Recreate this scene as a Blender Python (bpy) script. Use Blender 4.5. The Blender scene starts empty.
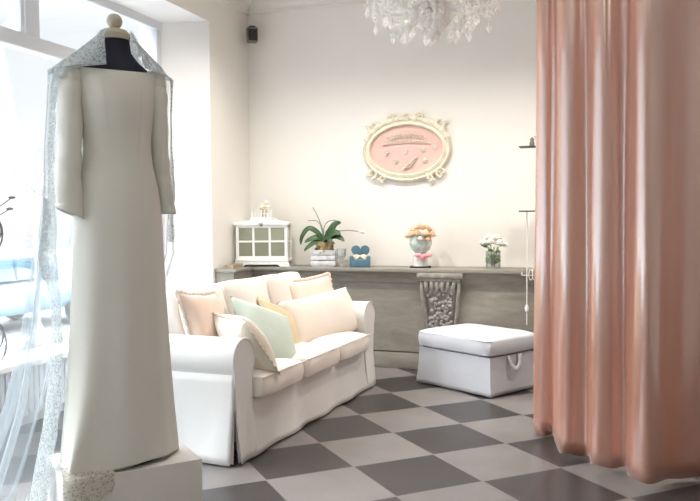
import bpy, bmesh, math, random
from mathutils import Vector, Matrix, noise
random.seed(7)
S = bpy.context.scene
COL = S.collection
PI = math.pi
def R(d): return math.radians(d)

# ------------------------------------------------------------------ materials
def mat(name, col, rough=.6, bump=0, bscale=60, sheen=0, metal=0, spec=.4, var=0, vscale=4, emit=None, trans=0, alpha=1, bstretch=None):
    m = bpy.data.materials.new(name); m.use_nodes = True
    nt = m.node_tree; b = nt.nodes['Principled BSDF']
    b.inputs['Base Color'].default_value = (*col, 1)
    b.inputs['Roughness'].default_value = rough
    b.inputs['Metallic'].default_value = metal
    b.inputs['Specular IOR Level'].default_value = spec
    b.inputs['Sheen Weight'].default_value = sheen
    b.inputs['Transmission Weight'].default_value = trans
    tc = nt.nodes.new('ShaderNodeTexCoord')
    if var:
        n = nt.nodes.new('ShaderNodeTexNoise'); n.inputs['Scale'].default_value = vscale; n.inputs['Detail'].default_value = 6
        nt.links.new(tc.outputs['Object'], n.inputs['Vector'])
        r = nt.nodes.new('ShaderNodeValToRGB')
        r.color_ramp.elements[0].position = .3; r.color_ramp.elements[1].position = .7
        r.color_ramp.elements[0].color = (*[c*(1-var) for c in col], 1)
        r.color_ramp.elements[1].color = (*[min(1, c*(1+var)) for c in col], 1)
        nt.links.new(n.outputs['Fac'], r.inputs['Fac']); nt.links.new(r.outputs['Color'], b.inputs['Base Color'])
    if bump:
        n2 = nt.nodes.new('ShaderNodeTexNoise'); n2.inputs['Scale'].default_value = bscale; n2.inputs['Detail'].default_value = 3
        if bstretch:
            mp = nt.nodes.new('ShaderNodeMapping'); mp.inputs['Scale'].default_value = bstretch
            nt.links.new(tc.outputs['Object'], mp.inputs['Vector']); nt.links.new(mp.outputs['Vector'], n2.inputs['Vector'])
        else:
            nt.links.new(tc.outputs['Object'], n2.inputs['Vector'])
        bp = nt.nodes.new('ShaderNodeBump'); bp.inputs['Strength'].default_value = bump; bp.inputs['Distance'].default_value = .01
        nt.links.new(n2.outputs['Fac'], bp.inputs['Height']); nt.links.new(bp.outputs['Normal'], b.inputs['Normal'])
    if emit:
        b.inputs['Emission Color'].default_value = (*emit[0], 1); b.inputs['Emission Strength'].default_value = emit[1]
    return m

M = {}
M['wall'] = mat('wall_plaster', (.88, .85, .80), .85, .05, 30)
M['ceil'] = mat('ceiling_paint', (.85, .83, .79), .9)
M['trim'] = mat('plaster_moulding', (.84, .81, .76), .6)
M['winframe'] = mat('window_frame_white', (.72, .74, .78), .35)
M['reveal'] = mat('reveal_white', (.88, .88, .88), .7)
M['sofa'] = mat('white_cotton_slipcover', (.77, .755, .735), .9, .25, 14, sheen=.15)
M['sofa_cushion'] = mat('ivory_cotton_cushion', (.85, .785, .72), .9, .25, 10, sheen=.15)
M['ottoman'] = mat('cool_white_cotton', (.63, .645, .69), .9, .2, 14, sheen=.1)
M['peach'] = mat('peach_linen', (.85, .66, .55), .9, .3, 18, sheen=.2)
M['peach_light'] = mat('pale_peach_linen', (.82, .65, .56), .9, .3, 18, sheen=.2)
M['ivory'] = mat('ivory_ruched_cotton', (.88, .81, .70), .9, .5, 16, sheen=.2, bstretch=(1, 6, 1))
M['cream'] = mat('cream_linen', (.82, .74, .66), .9, .3, 12, sheen=.2)
M['mint'] = mat('pale_mint_cotton', (.52, .60, .53), .9, .25, 16, sheen=.2)
M['gold'] = mat('pale_gold_satin', (.68, .56, .36), .6, .2, 16)
M['lacewhite'] = mat('cotton_ruffle_white', (.86, .82, .78), .9, .4, 60)
M['dress'] = mat('off_white_crepe', (.78, .775, .715), .75, .12, 26, sheen=.1)
M['dress_in'] = M['dress']
M['navy'] = mat('dark_navy_jersey', (.018, .022, .04), .75, .05, 200)
M['beige'] = mat('beige_linen_cover', (.58, .53, .42), .8, .1, 120)
M['knob'] = mat('unpainted_pale_wood', (.56, .50, .41), .55, var=.12, vscale=12)
M['pedestal'] = mat('pedestal_white_paint', (.74, .72, .70), .55, .03, 40)
M['metalw'] = mat('white_enamel_metal', (.8, .84, .88), .35)
M['black'] = mat('black_plastic', (.03, .03, .03), .5)
M['speaker'] = mat('dark_grey_plastic', (.20, .185, .175), .55)
M['dark_metal'] = mat('dark_iron', (.05, .045, .045), .45, metal=.6)
M['cage'] = mat('antique_white_wood', (.84, .84, .81), .5, var=.04, vscale=18)
M['leaf'] = mat('orchid_leaf_green', (.045, .10, .038), .4, var=.4, vscale=14)
M['leaf2'] = mat('rose_leaf_green', (.13, .27, .06), .5, var=.45, vscale=30)
M['stem'] = mat('grey_green_stem', (.22, .22, .17), .6)
M['moss'] = mat('dry_moss_basket', (.34, .27, .14), .95, .9, 60, var=.5, vscale=40)
M['crate'] = mat('whitewashed_grey_crate', (.66, .65, .66), .8, .3, 30, var=.15, vscale=20)
M['blue'] = mat('dusty_blue_velvet', (.085, .18, .245), .8, .2, 40, sheen=.3, var=.15, vscale=12)
M['rose_w'] = mat('white_rose_petal', (.9, .88, .83), .7)
M['rose_p'] = mat('apricot_rose_petal', (.86, .60, .42), .7, var=.2, vscale=25)
M['rose_c'] = mat('cream_rose_petal', (.88, .75, .56), .7)
M['pink'] = mat('pink_silk', (.84, .40, .44), .6, var=.1, vscale=30)
M['ceramic'] = mat('white_glazed_ceramic', (.85, .84, .82), .2)
M['mintcer'] = mat('painted_pastel_ceramic', (.62, .72, .66), .25, var=.25, vscale=22)
M['frame'] = mat('cream_painted_plaster', (.80, .745, .60), .55, .2, 60, var=.08, vscale=20)
M['ovalpink'] = mat('blush_velvet_panel', (.80, .54, .48), .85, .1, 120, sheen=.2)
M['silver'] = mat('tarnished_silver', (.70, .66, .58), .4, metal=.35, var=.2, vscale=60)
M['candle'] = mat('ivory_candle_sleeve', (.88, .85, .78), .5)
M['brass'] = mat('aged_nickel', (.42, .34, .27), .3, metal=.9)
M['wire'] = mat('dark_wire', (.16, .17, .18), .4, metal=.5)
M['cord'] = mat('white_cord', (.88, .86, .83), .6)
M['carblue'] = mat('car_paint_pale_blue', (.20, .33, .45), .3)
M['carglass'] = mat('car_glass', (.10, .16, .20), .1)
M['tyre'] = mat('tyre_rubber', (.05, .05, .05), .8)
M['street'] = mat('street_asphalt', (.14, .145, .15), .9, var=.1, vscale=3)
M['bark'] = mat('grey_bark', (.30, .28, .26), .8)
M['post'] = mat('grey_painted_steel', (.42, .43, .45), .5)
M['tray'] = mat('worn_brown_wood', (.40, .31, .22), .7, var=.25, vscale=20)
M['lampwhite'] = mat('lamp_diffuser', (.9, .88, .85), .5, emit=((1, .86, .70), 6))

def glassy(name, tint=(1, 1, 1), refl=.08, rough=.02, body=0, bodycol=(.9, .9, .9)):
    m = bpy.data.materials.new(name); m.use_nodes = True; nt = m.node_tree; nt.nodes.clear()
    o = nt.nodes.new('ShaderNodeOutputMaterial'); t = nt.nodes.new('ShaderNodeBsdfTransparent'); g = nt.nodes.new('ShaderNodeBsdfGlossy')
    t.inputs['Color'].default_value = (*tint, 1); g.inputs['Roughness'].default_value = rough
    mx = nt.nodes.new('ShaderNodeMixShader'); fr = nt.nodes.new('ShaderNodeLayerWeight'); fr.inputs['Blend'].default_value = .25
    mp = nt.nodes.new('ShaderNodeMath'); mp.operation = 'MULTIPLY_ADD'; mp.inputs[1].default_value = .5; mp.inputs[2].default_value = refl; mp.use_clamp = True
    nt.links.new(fr.outputs['Fresnel'], mp.inputs[0]); nt.links.new(mp.outputs[0], mx.inputs[0])
    nt.links.new(t.outputs[0], mx.inputs[1]); nt.links.new(g.outputs[0], mx.inputs[2])
    last = mx
    if body:
        d = nt.nodes.new('ShaderNodeBsdfDiffuse'); d.inputs['Color'].default_value = (*bodycol, 1)
        tl = nt.nodes.new('ShaderNodeBsdfTranslucent'); tl.inputs['Color'].default_value = (*bodycol, 1)
        a = nt.nodes.new('ShaderNodeMixShader'); a.inputs[0].default_value = .5
        nt.links.new(d.outputs[0], a.inputs[1]); nt.links.new(tl.outputs[0], a.inputs[2])
        m2 = nt.nodes.new('ShaderNodeMixShader'); m2.inputs[0].default_value = body
        nt.links.new(mx.outputs[0], m2.inputs[1]); nt.links.new(a.outputs[0], m2.inputs[2]); last = m2
    nt.links.new(last.outputs[0], o.inputs[0]); return m
M['glass'] = glassy('window_glass', (.97, .98, .98), .02)
M['vglass'] = glassy('vase_glass', (.93, .96, .97), .08, body=.12)
M['cglass'] = glassy('cabinet_glass', (.80, .84, .78), .10, body=.30, bodycol=(.72, .72, .58))
M['crystal'] = glassy('cut_crystal', (.90, .89, .88), .22, .04, body=.72, bodycol=(.98, .97, .95))

def cloth(name, col, opac, lace=False, scale=55):
    m = bpy.data.materials.new(name); m.use_nodes = True; nt = m.node_tree; nt.nodes.clear()
    o = nt.nodes.new('ShaderNodeOutputMaterial'); d = nt.nodes.new('ShaderNodeBsdfDiffuse'); d.inputs['Color'].default_value = (*col, 1)
    tl = nt.nodes.new('ShaderNodeBsdfTranslucent'); tl.inputs['Color'].default_value = (*col, 1)
    a = nt.nodes.new('ShaderNodeMixShader'); a.inputs[0].default_value = .45
    nt.links.new(d.outputs[0], a.inputs[1]); nt.links.new(tl.outputs[0], a.inputs[2])
    t = nt.nodes.new('ShaderNodeBsdfTransparent'); mx = nt.nodes.new('ShaderNodeMixShader')
    nt.links.new(t.outputs[0], mx.inputs[1]); nt.links.new(a.outputs[0], mx.inputs[2])
    tc = nt.nodes.new('ShaderNodeTexCoord')
    if lace:
        v = nt.nodes.new('ShaderNodeTexVoronoi'); v.feature = 'DISTANCE_TO_EDGE'; v.inputs['Scale'].default_value = scale
        v2 = nt.nodes.new('ShaderNodeTexVoronoi'); v2.inputs['Scale'].default_value = scale*.55
        nt.links.new(tc.outputs['Object'], v.inputs['Vector']); nt.links.new(tc.outputs['Object'], v2.inputs['Vector'])
        r = nt.nodes.new('ShaderNodeMath'); r.operation = 'LESS_THAN'; r.inputs[1].default_value = .12
        r2 = nt.nodes.new('ShaderNodeMath'); r2.operation = 'LESS_THAN'; r2.inputs[1].default_value = .42
        nt.links.new(v.outputs['Distance'], r.inputs[0]); nt.links.new(v2.outputs['Distance'], r2.inputs[0])
        mm = nt.nodes.new('ShaderNodeMath'); mm.operation = 'MAXIMUM'
        nt.links.new(r.outputs[0], mm.inputs[0]); nt.links.new(r2.outputs[0], mm.inputs[1])
        k = nt.nodes.new('ShaderNodeMath'); k.operation = 'MULTIPLY_ADD'; k.inputs[1].default_value = opac-.5; k.inputs[2].default_value = .5
        nt.links.new(mm.outputs[0], k.inputs[0]); nt.links.new(k.outputs[0], mx.inputs[0])
    else:
        lw = nt.nodes.new('ShaderNodeLayerWeight'); lw.inputs['Blend'].default_value = .35
        k = nt.nodes.new('ShaderNodeMath'); k.operation = 'MULTIPLY_ADD'; k.inputs[1].default_value = .6; k.inputs[2].default_value = opac; k.use_clamp = True
        nt.links.new(lw.outputs['Facing'], k.inputs[0]); nt.links.new(k.outputs[0], mx.inputs[0])
    nt.links.new(mx.outputs[0], o.inputs[0]); return m
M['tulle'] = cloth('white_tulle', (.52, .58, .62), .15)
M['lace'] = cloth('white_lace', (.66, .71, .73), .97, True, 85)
M['lace_cream'] = cloth('cream_lace', (.78, .76, .68), .96, True, 75)

def floor_mat():
    m = bpy.data.materials.new('checker_floor_tiles'); m.use_nodes = True; nt = m.node_tree; b = nt.nodes['Principled BSDF']
    tc = nt.nodes.new('ShaderNodeTexCoord')
    a = FLOOR_ANG; ux, uy = math.cos(a), -math.sin(a); vx, vy = math.sin(a), math.cos(a)
    def lin(cx, cy):
        d = nt.nodes.new('ShaderNodeVectorMath'); d.operation = 'DOT_PRODUCT'; d.inputs[1].default_value = (cx/.5, cy/.5, 0)
        nt.links.new(tc.outputs['Object'], d.inputs[0])
        s = nt.nodes.new('ShaderNodeMath'); s.operation = 'SUBTRACT'; nt.links.new(d.outputs['Value'], s.inputs[0])
        s.inputs[1].default_value = (cx*FLOOR_O[0]+cy*FLOOR_O[1])/.5
        return s.outputs[0]
    u, v = lin(ux, uy), lin(vx, vy)
    def op(o, a, b_=None, val=None, val2=None):
        n = nt.nodes.new('ShaderNodeMath'); n.operation = o; nt.links.new(a, n.inputs[0])
        if b_ is not None: nt.links.new(b_, n.inputs[1])
        elif val is not None: n.inputs[1].default_value = val
        if val2 is not None: n.inputs[2].default_value = val2
        return n.outputs[0]
    fu, fv = op('FLOOR', u), op('FLOOR', v)
    par = op('FLOORED_MODULO', op('ADD', fu, fv), val=2.0)          # 0 = light, 1 = dark
    def edge(x):
        f = op('FRACT', x); g = op('ABSOLUTE', op('SUBTRACT', f, val=.5)); return op('GREATER_THAN', g, val=.4935)
    grout = op('MAXIMUM', edge(u), edge(v))
    n = nt.nodes.new('ShaderNodeTexNoise'); n.inputs['Scale'].default_value = 3.5; n.inputs['Detail'].default_value = 7
    nt.links.new(tc.outputs['Object'], n.inputs['Vector'])
    wn = nt.nodes.new('ShaderNodeTexWhiteNoise'); cx = nt.nodes.new('ShaderNodeCombineXYZ')
    nt.links.new(fu, cx.inputs[0]); nt.links.new(fv, cx.inputs[1]); nt.links.new(cx.outputs[0], wn.inputs['Vector'])
    def mix(fac, A, B):
        x = nt.nodes.new('ShaderNodeMix'); x.data_type = 'RGBA'; nt.links.new(fac, x.inputs[0])
        for k, c in ((6, A), (7, B)):
            if isinstance(c, tuple): x.inputs[k].default_value = (*c, 1)
            else: nt.links.new(c, x.inputs[k])
        return x.outputs[2]
    col = mix(par, (.215, .197, .189), (.046, .041, .040))
    br = op('ADD', op('MULTIPLY', n.outputs['Fac'], val=.4), op('MULTIPLY', wn.outputs['Value'], val=.16))
    br = op('ADD', br, val=.72)
    vm = nt.nodes.new('ShaderNodeVectorMath'); vm.operation = 'SCALE'; nt.links.new(col, vm.inputs[0]); nt.links.new(br, vm.inputs['Scale'])
    fin = mix(grout, vm.outputs[0], (.20, .18, .17))
    nt.links.new(fin, b.inputs['Base Color'])
    b.inputs['Roughness'].default_value = .36; b.inputs['Specular IOR Level'].default_value = .45
    return m
FLOOR_ANG = R(47.23); FLOOR_O = (-1.596, 5.718)
M['floor'] = floor_mat()

def greywood():
    m = mat('grey_washed_wood', (.36, .34, .30), .65)
    nt = m.node_tree; b = nt.nodes['Principled BSDF']; tc = nt.nodes.new('ShaderNodeTexCoord')
    mp = nt.nodes.new('ShaderNodeMapping'); mp.inputs['Scale'].default_value = (1.8, 5, 6)
    n = nt.nodes.new('ShaderNodeTexNoise'); n.inputs['Scale'].default_value = 2.2; n.inputs['Detail'].default_value = 8; n.inputs['Roughness'].default_value = .65
    r = nt.nodes.new('ShaderNodeValToRGB'); e = r.color_ramp.elements
    e[0].position = .28; e[0].color = (.23, .21, .175, 1); e[1].position = .75; e[1].color = (.36, .335, .29, 1)
    k = e.new(.5); k.color = (.29, .268, .228, 1)
    nt.links.new(tc.outputs['Object'], mp.inputs[0]); nt.links.new(mp.outputs[0], n.inputs['Vector']); nt.links.new(n.outputs['Fac'], r.inputs[0]); nt.links.new(r.outputs[0], b.inputs['Base Color'])
    bp = nt.nodes.new('ShaderNodeBump'); bp.inputs['Strength'].default_value = .15; nt.links.new(n.outputs['Fac'], bp.inputs['Height']); nt.links.new(bp.outputs[0], b.inputs['Normal'])
    return m
M['greywood'] = greywood()
M['corbel'] = mat('carved_grey_plaster', (.33, .312, .278), .7, .3, 50, var=.25, vscale=25)

def satin():
    m = mat('blush_satin', (.59, .268, .185), .42, sheen=.5)
    nt = m.node_tree; b = nt.nodes['Principled BSDF']
    b.inputs['Sheen Roughness'].default_value = .35; b.inputs['Sheen Tint'].default_value = (1, .85, .82, 1)
    b.inputs['Specular IOR Level'].default_value = .5; b.inputs['Roughness'].default_value = .45; b.inputs['Coat Weight'].default_value = 1.0; b.inputs['Coat Roughness'].default_value = .22; b.inputs['Coat IOR'].default_value = 3.7; b.inputs['Coat Tint'].default_value = (1, .86, .76, 1)
    tc = nt.nodes.new('ShaderNodeTexCoord'); n = nt.nodes.new('ShaderNodeTexNoise'); n.inputs['Scale'].default_value = 2.5; n.inputs['Detail'].default_value = 3
    mp = nt.nodes.new('ShaderNodeMapping'); mp.inputs['Scale'].default_value = (3, 3, .5)
    bp = nt.nodes.new('ShaderNodeBump'); bp.inputs['Strength'].default_value = .25; bp.inputs['Distance'].default_value = .03
    nt.links.new(tc.outputs['Object'], mp.inputs[0]); nt.links.new(mp.outputs[0], n.inputs['Vector']); nt.links.new(n.outputs['Fac'], bp.inputs['Height']); nt.links.new(bp.outputs[0], b.inputs['Normal'])
    return m
M['satin'] = satin()

# ------------------------------------------------------------------ mesh helpers
def obj(name, bm, m, parent=None, smooth=True, kind=None, label=None, sub=0, solid=0, loc=None, rot=None, angle=40):
    me = bpy.data.meshes.new(name)
    bmesh.ops.recalc_face_normals(bm, faces=bm.faces)
    bm.to_mesh(me); bm.free()
    if smooth:
        for p in me.polygons: p.use_smooth = True
        try: me.set_sharp_from_angle(angle=R(angle))
        except Exception: pass
    o = bpy.data.objects.new(name, me); COL.objects.link(o)
    me.materials.append(M[m] if isinstance(m, str) else m)
    if parent: o.parent = parent
    if kind: o['kind'] = kind
    if label: o['label'] = label
    if loc: o.location = loc
    if rot: o.rotation_euler = rot
    if solid:
        s = o.modifiers.new('Solidify', 'SOLIDIFY'); s.thickness = solid; s.offset = 0
    if sub:
        s = o.modifiers.new('Subdivision', 'SUBSURF'); s.levels = sub; s.render_levels = sub
    return o
def tag(o, label, cat, group=None):
    o['label'] = label; o['category'] = cat
    if group: o['group'] = group
    return o
def thing(name, label, cat, loc=(0, 0, 0), rz=0, group=None):
    o = bpy.data.objects.new(name, None); COL.objects.link(o); o.empty_display_size = .05
    o.location = loc; o.rotation_euler = (0, 0, rz)
    return tag(o, label, cat, group)
def dup(root, loc=None, rot=None, label=None, scale=None):
    r = root.copy(); COL.objects.link(r)
    if loc is not None: r.location = loc
    if rot is not None: r.rotation_euler = rot
    if scale is not None: r.scale = (scale,)*3
    if label: r['label'] = label
    for ch in list(root.children):
        c = ch.copy(); COL.objects.link(c); c.parent = r
        for g in list(ch.children):
            d = g.copy(); COL.objects.link(d); d.parent = c
    return r
def BM(): return bmesh.new()
def box(bm, c, s, bev=0, rz=0, rx=0, ry=0, seg=2):
    r = bmesh.ops.create_cube(bm, size=1); vs = r['verts']
    for v in vs: v.co = Vector((v.co.x*s[0], v.co.y*s[1], v.co.z*s[2]))
    if bev:
        es = list({e for v in vs for e in v.link_edges})
        g = bmesh.ops.bevel(bm, geom=es, offset=min(bev, min(s)*.49), segments=seg, affect='EDGES', profile=.5)
        vs = list({v for f in g['faces'] for v in f.verts} | {v for v in vs if v.is_valid})
    mt = Matrix.Translation(c) @ Matrix.Rotation(rz, 4, 'Z') @ Matrix.Rotation(ry, 4, 'Y') @ Matrix.Rotation(rx, 4, 'X')
    for v in vs: v.co = mt @ v.co
    return vs
def lo_hi(bm, a, b, bev=0):
    return box(bm, [(a[i]+b[i])/2 for i in range(3)], [abs(b[i]-a[i]) for i in range(3)], bev)
def grid(bm, rows, closed=False, cap0=False, cap1=False):
    vs = [[bm.verts.new(p) for p in r] for r in rows]; n = len(rows[0])
    for i in range(len(vs)-1):
        for j in range(n if closed else n-1):
            k = (j+1) % n
            try: bm.faces.new((vs[i][j], vs[i][k], vs[i+1][k], vs[i+1][j]))
            except ValueError: pass
    if cap0: bm.faces.new(vs[0])
    if cap1: bm.faces.new(vs[-1])
    return vs
def lathe(bm, prof, c=(0, 0, 0), n=20, cap=True, sx=1, sy=1):
    rows = [[(c[0]+r*sx*math.cos(2*PI*k/n), c[1]+r*sy*math.sin(2*PI*k/n), c[2]+z) for k in range(n)] for r, z in prof]
    return grid(bm, rows, True, cap and prof[0][0] > 1e-5, cap and prof[-1][0] > 1e-5)
def tube(bm, pts, rad, n=8, cap=True):
    pts = [Vector(p) for p in pts]; rows = []
    rr = rad if isinstance(rad, (list, tuple)) else [rad]*len(pts)
    t0 = (pts[1]-pts[0]).normalized()
    up = Vector((0, 0, 1)) if abs(t0.z) < .9 else Vector((1, 0, 0))
    x = t0.cross(up).normalized()
    for i, p in enumerate(pts):
        t = ((pts[min(i+1, len(pts)-1)])-(pts[max(i-1, 0)])).normalized()
        x = (x-t*x.dot(t)).normalized(); y = t.cross(x)
        rows.append([p+(x*math.cos(2*PI*k/n)+y*math.sin(2*PI*k/n))*rr[i] for k in range(n)])
    grid(bm, rows, True, cap, cap)
def catmull(P, n=8):
    P = [Vector(p) for p in P]; out = []
    for i in range(len(P)-1):
        a, b, c, d = P[max(i-1, 0)], P[i], P[i+1], P[min(i+2, len(P)-1)]
        for k in range(n):
            t = k/n
            out.append(.5*((2*b)+(c-a)*t+(2*a-5*b+4*c-d)*t*t+(3*b-a-3*c+d)*t*t*t))
    out.append(P[-1]); return out
def ball(bm, c, r, sx=1, sy=1, sz=1, u=14, v=10):
    g = bmesh.ops.create_uvsphere(bm, u_segments=u, v_segments=v, radius=r)
    for q in g['verts']: q.co = Vector((q.co.x*sx+c[0], q.co.y*sy+c[1], q.co.z*sz+c[2]))
def prism(bm, poly, axis, a, b):
    """poly of 2-D points extruded along axis 'x','y' or 'z' from a to b"""
    def P(p, t): return {'x': (t, p[0], p[1]), 'y': (p[0], t, p[1]), 'z': (p[0], p[1], t)}[axis]
    A = [bm.verts.new(P(p, a)) for p in poly]; B = [bm.verts.new(P(p, b)) for p in poly]; n = len(poly)
    bm.faces.new(A); bm.faces.new(list(reversed(B)))
    for i in range(n): bm.faces.new((A[i], A[(i+1) % n], B[(i+1) % n], B[i]))
def struct(name, bm, m, smooth=False, parent=None, **k): 
    return obj(name, bm, m, parent, smooth, None if parent else 'structure', **k)

# ------------------------------------------------------------------ setting
XL, YB, ZC = -3.4, 7.0, 3.5
XW = -3.7
WY0, WY1, WZ0, WZ1 = -.4, 5.87, .50, 3.06
XR, YF = 2.7, -1.6
bm = BM(); lo_hi(bm, (XL-.32, YF-.1, -.12), (XR+.1, YB+.1, 0)); struct('floor', bm, 'floor')
bm = BM(); lo_hi(bm, (XL-.5, YF-.1, ZC), (XR+.1, YB+.1, ZC+.1)); struct('ceiling', bm, 'ceil')
bm = BM(); lo_hi(bm, (XL-.5, YB, -.1), (XR+.1, YB+.12, ZC)); struct('wall_back', bm, 'wall')
bm = BM(); lo_hi(bm, (XR, YF, -.1), (XR+.12, YB, ZC)); struct('wall_right', bm, 'wall')
bm = BM(); lo_hi(bm, (XL-.5, YF-.12, -.1), (XR+.1, YF, ZC)); struct('wall_front', bm, 'wall')
# left wall: solid parts round the window niche (splayed reveal)
bm = BM()
prism(bm, [(XL, 6.21), (XL, YB), (XL-.5, YB), (XL-.5, WY1), (XW, WY1)], 'z', 0, ZC)            # pier beside the window
lo_hi(bm, (XL-.5, YF, 0), (XL, WY0-.3, ZC))
prism(bm, [(XL, 3.13), (XL, ZC), (XL-.5, ZC), (XL-.5, WZ1), (XW, WZ1)], 'y', WY0-.3, 6.21)      # lintel
lo_hi(bm, (XL-.5, WY0-.3, 0), (XW+.02, 6.0, WZ0-.04))                                          # below the sill
struct('wall_left', bm, 'wall')
# reveal lining in white paint
bm = BM(); 
def quadbox(bm, a, b, c, d, t):
    vs = [Vector(p) for p in (a, b, c, d)]; n = (vs[1]-vs[0]).cross(vs[2]-vs[0]).normalized()*t
    A = [bm.verts.new(v) for v in vs]; B = [bm.verts.new(v+n) for v in vs]
    bm.faces.new(A); bm.faces.new(B[::-1])
    for i in range(4): bm.faces.new((A[i], A[(i+1) % 4], B[(i+1) % 4], B[i]))
quadbox(bm, (XL, 6.205, .02), (XL, 6.205, 3.125), (XW, WY1-.004, WZ1), (XW, WY1-.004, .02), .004)
quadbox(bm, (XL, WY0-.3, 3.126), (XW, WY0-.3, WZ1-.003), (XW, WY1, WZ1-.003), (XL, 6.205, 3.126), -.004)
struct('trim_reveal', bm, 'reveal')
# sill
bm = BM(); lo_hi(bm, (XW-.02, WY0-.25, WZ0-.04), (XL+.06, 6.02, WZ0+.0), .008); struct('trim_sill', bm, 'reveal')
# window: frame + transom + mullion, three panes
bm = BM()
def bar(y0, y1, z0, z1, d=.05, x=XW): lo_hi(bm, (x-d, y0, z0), (x+d*.4, y1, z1), .006)
bar(WY0-.02, WY1+.06, WZ1-.07, WZ1+.04, .054); bar(WY0-.02, WY1+.01, WZ0-.005, WZ0+.06, .054); bar(WY1-.07, WY1, WZ0, WZ1); bar(WY0, WY0+.07, WZ0, WZ1)
bar(WY0, WY1, 2.50, 2.60, .06)
for y in (4.29, 1.6): bar(y-.065, y+.065, 2.6, WZ1, .06)
lo_hi(bm, (XW-.02, 4.165, 2.6), (XW+.035, 4.20, WZ1), .004)
bar(1.6-.065, 1.6+.065, WZ0, 2.5, .06)
w = struct('window_1', bm, 'winframe', smooth=True)
bm = BM()
for y0, y1, z0, z1 in ((WY0, WY1, WZ0, 2.5), (WY0, 4.29, 2.6, WZ1), (4.29, WY1, 2.6, WZ1)):
    lo_hi(bm, (XW-.025, y0, z0), (XW-.02, y1, z1))
struct('window_pane', bm, 'glass', parent=w)
# cornice profiles (back and left walls)
prof = [(0, 0), (.022, 0), (.026, .02), (.016, .026), (.020, .05), (.035, .075), (.06, .095), (.075, .11), (.09, .112), (.09, .13), (0, .13)]
bm = BM(); prism(bm, [(YB-a, ZC-.13+b) for a, b in prof], 'x', XL, XR); struct('trim_cornice_back', bm, 'trim')
bm = BM(); prism(bm, [(XL+a, ZC-.13+b) for a, b in prof], 'y', YF, YB); struct('trim_cornice_left', bm, 'trim')
# raised ceiling frame moulding
bm = BM(); prism(bm, [(YB-.22-a, ZC-.022+b) for a, b in ((0, 0), (.03, 0), (.045, .022), (-.01, .022))], 'x', XL+.22, XR); prism(bm, [(XL+.22+a, ZC-.022+b) for a, b in ((0, 0), (.03, 0), (.045, .022), (-.01, .022))], 'y', YF, YB-.22); struct('trim_ceiling', bm, 'trim')

# ------------------------------------------------------------------ street outside
bm = BM(); lo_hi(bm, (-40, -30, -.75), (XL-.5, 45, -.62)); struct('ground', bm, 'street')
car = thing('parked_car', 'pale blue car parked in the street beyond the shop window', 'car', (-10.6, 11.2, -.62), R(88))
def car_body():
    bm = BM()
    sec = [(-2.1, .35, .62, .70), (-2.0, .3, .86, .8), (-1.2, .28, .92, .84), (1.1, .28, .95, .85), (1.9, .3, .82, .82), (2.1, .36, .62, .7)]
    rows = []
    for x, z0, z1, w in sec:
        rows.append([(x, -w, z0), (x, -w-.02, (z0+z1)/2), (x, -w+.05, z1), (x, 0, z1+.03), (x, w-.05, z1), (x, w+.02, (z0+z1)/2), (x, w, z0), (x, 0, z0-.02)])
    grid(bm, rows, True, True, True); return bm
obj('car_body', car_body(), 'carblue', car, sub=1)
bm = BM(); grid(bm, [[(x0, -.72, .93), (x1, -.58, 1.38), (x1, .58, 1.38), (x0, .72, .93)] for x0, x1 in ((-1.5, -1.0), (1.15, .35))], True, True, True); cabin = obj('car_cabin', bm, 'carblue', car, smooth=False)
for s in (-1, 1):
    for a, b in ((-1.22, -.32), (-.22, .78)):
        bm = BM()
        vs = [(a, .945), (b, .945), (min(b, .42) if b > .3 else b, 1.32), (max(a, -.98), 1.32)]
        prism(bm, [(p[0], p[1]) for p in vs], 'y', s*.60, s*.742)
        obj('side_window', bm, 'carglass', car, smooth=False)
for sx in (-1.3, 1.3):
    for sy in (-.8, .8):
        bm = BM(); lathe(bm, [(.0, -.1), (.3, -.1), (.32, -.05), (.32, .05), (.3, .1), (0, .1)], n=20)
        o = obj('wheel', bm, 'tyre', car, loc=(sx, sy, .32), rot=(PI/2, 0, 0))
lamp = thing('street_lamp', 'slim grey street lamp post seen through the shop window', 'street lamp', (-9, 10.45, -.62))
bm = BM(); tube(bm, [(0, 0, 0), (0, 0, 2.5)], .035, 10); lathe(bm, [(.09, 0), (.08, .2), (.04, .28)], n=12); obj('post', bm, 'post', lamp)
bm = BM(); lathe(bm, [(.05, 2.45), (.13, 2.55), (.15, 2.75), (.04, 2.84)], n=12); obj('lantern', bm, 'post', lamp)
tr = thing('bare_tree', 'small leafless tree with thin twigs outside the shop window', 'tree', (-6.6, 6.2, -.62))
bm = BM(); tube(bm, catmull([(0, -1.2, 0), (.05, -1.15, 1.2), (0, -1.0, 1.9), (.1, -.7, 2.5)], 5), .03, 6); obj('trunk', bm, 'bark', tr)
for P in ([(0, -1.0, 1.9), (.3, -.2, 2.2), (.5, .35, 2.55), (.55, .75, 2.35), (.6, 1.2, 2.1)], [(.55, .75, 2.35), (.6, 1.05, 2.5), (.6, 1.2, 2.9)], [(.3, -.2, 2.2), (.4, .1, 2.75), (.5, .5, 3.1)]):
    bm = BM(); tube(bm, catmull(P, 5), .010, 5); obj('branch', bm, 'bark', tr)

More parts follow.
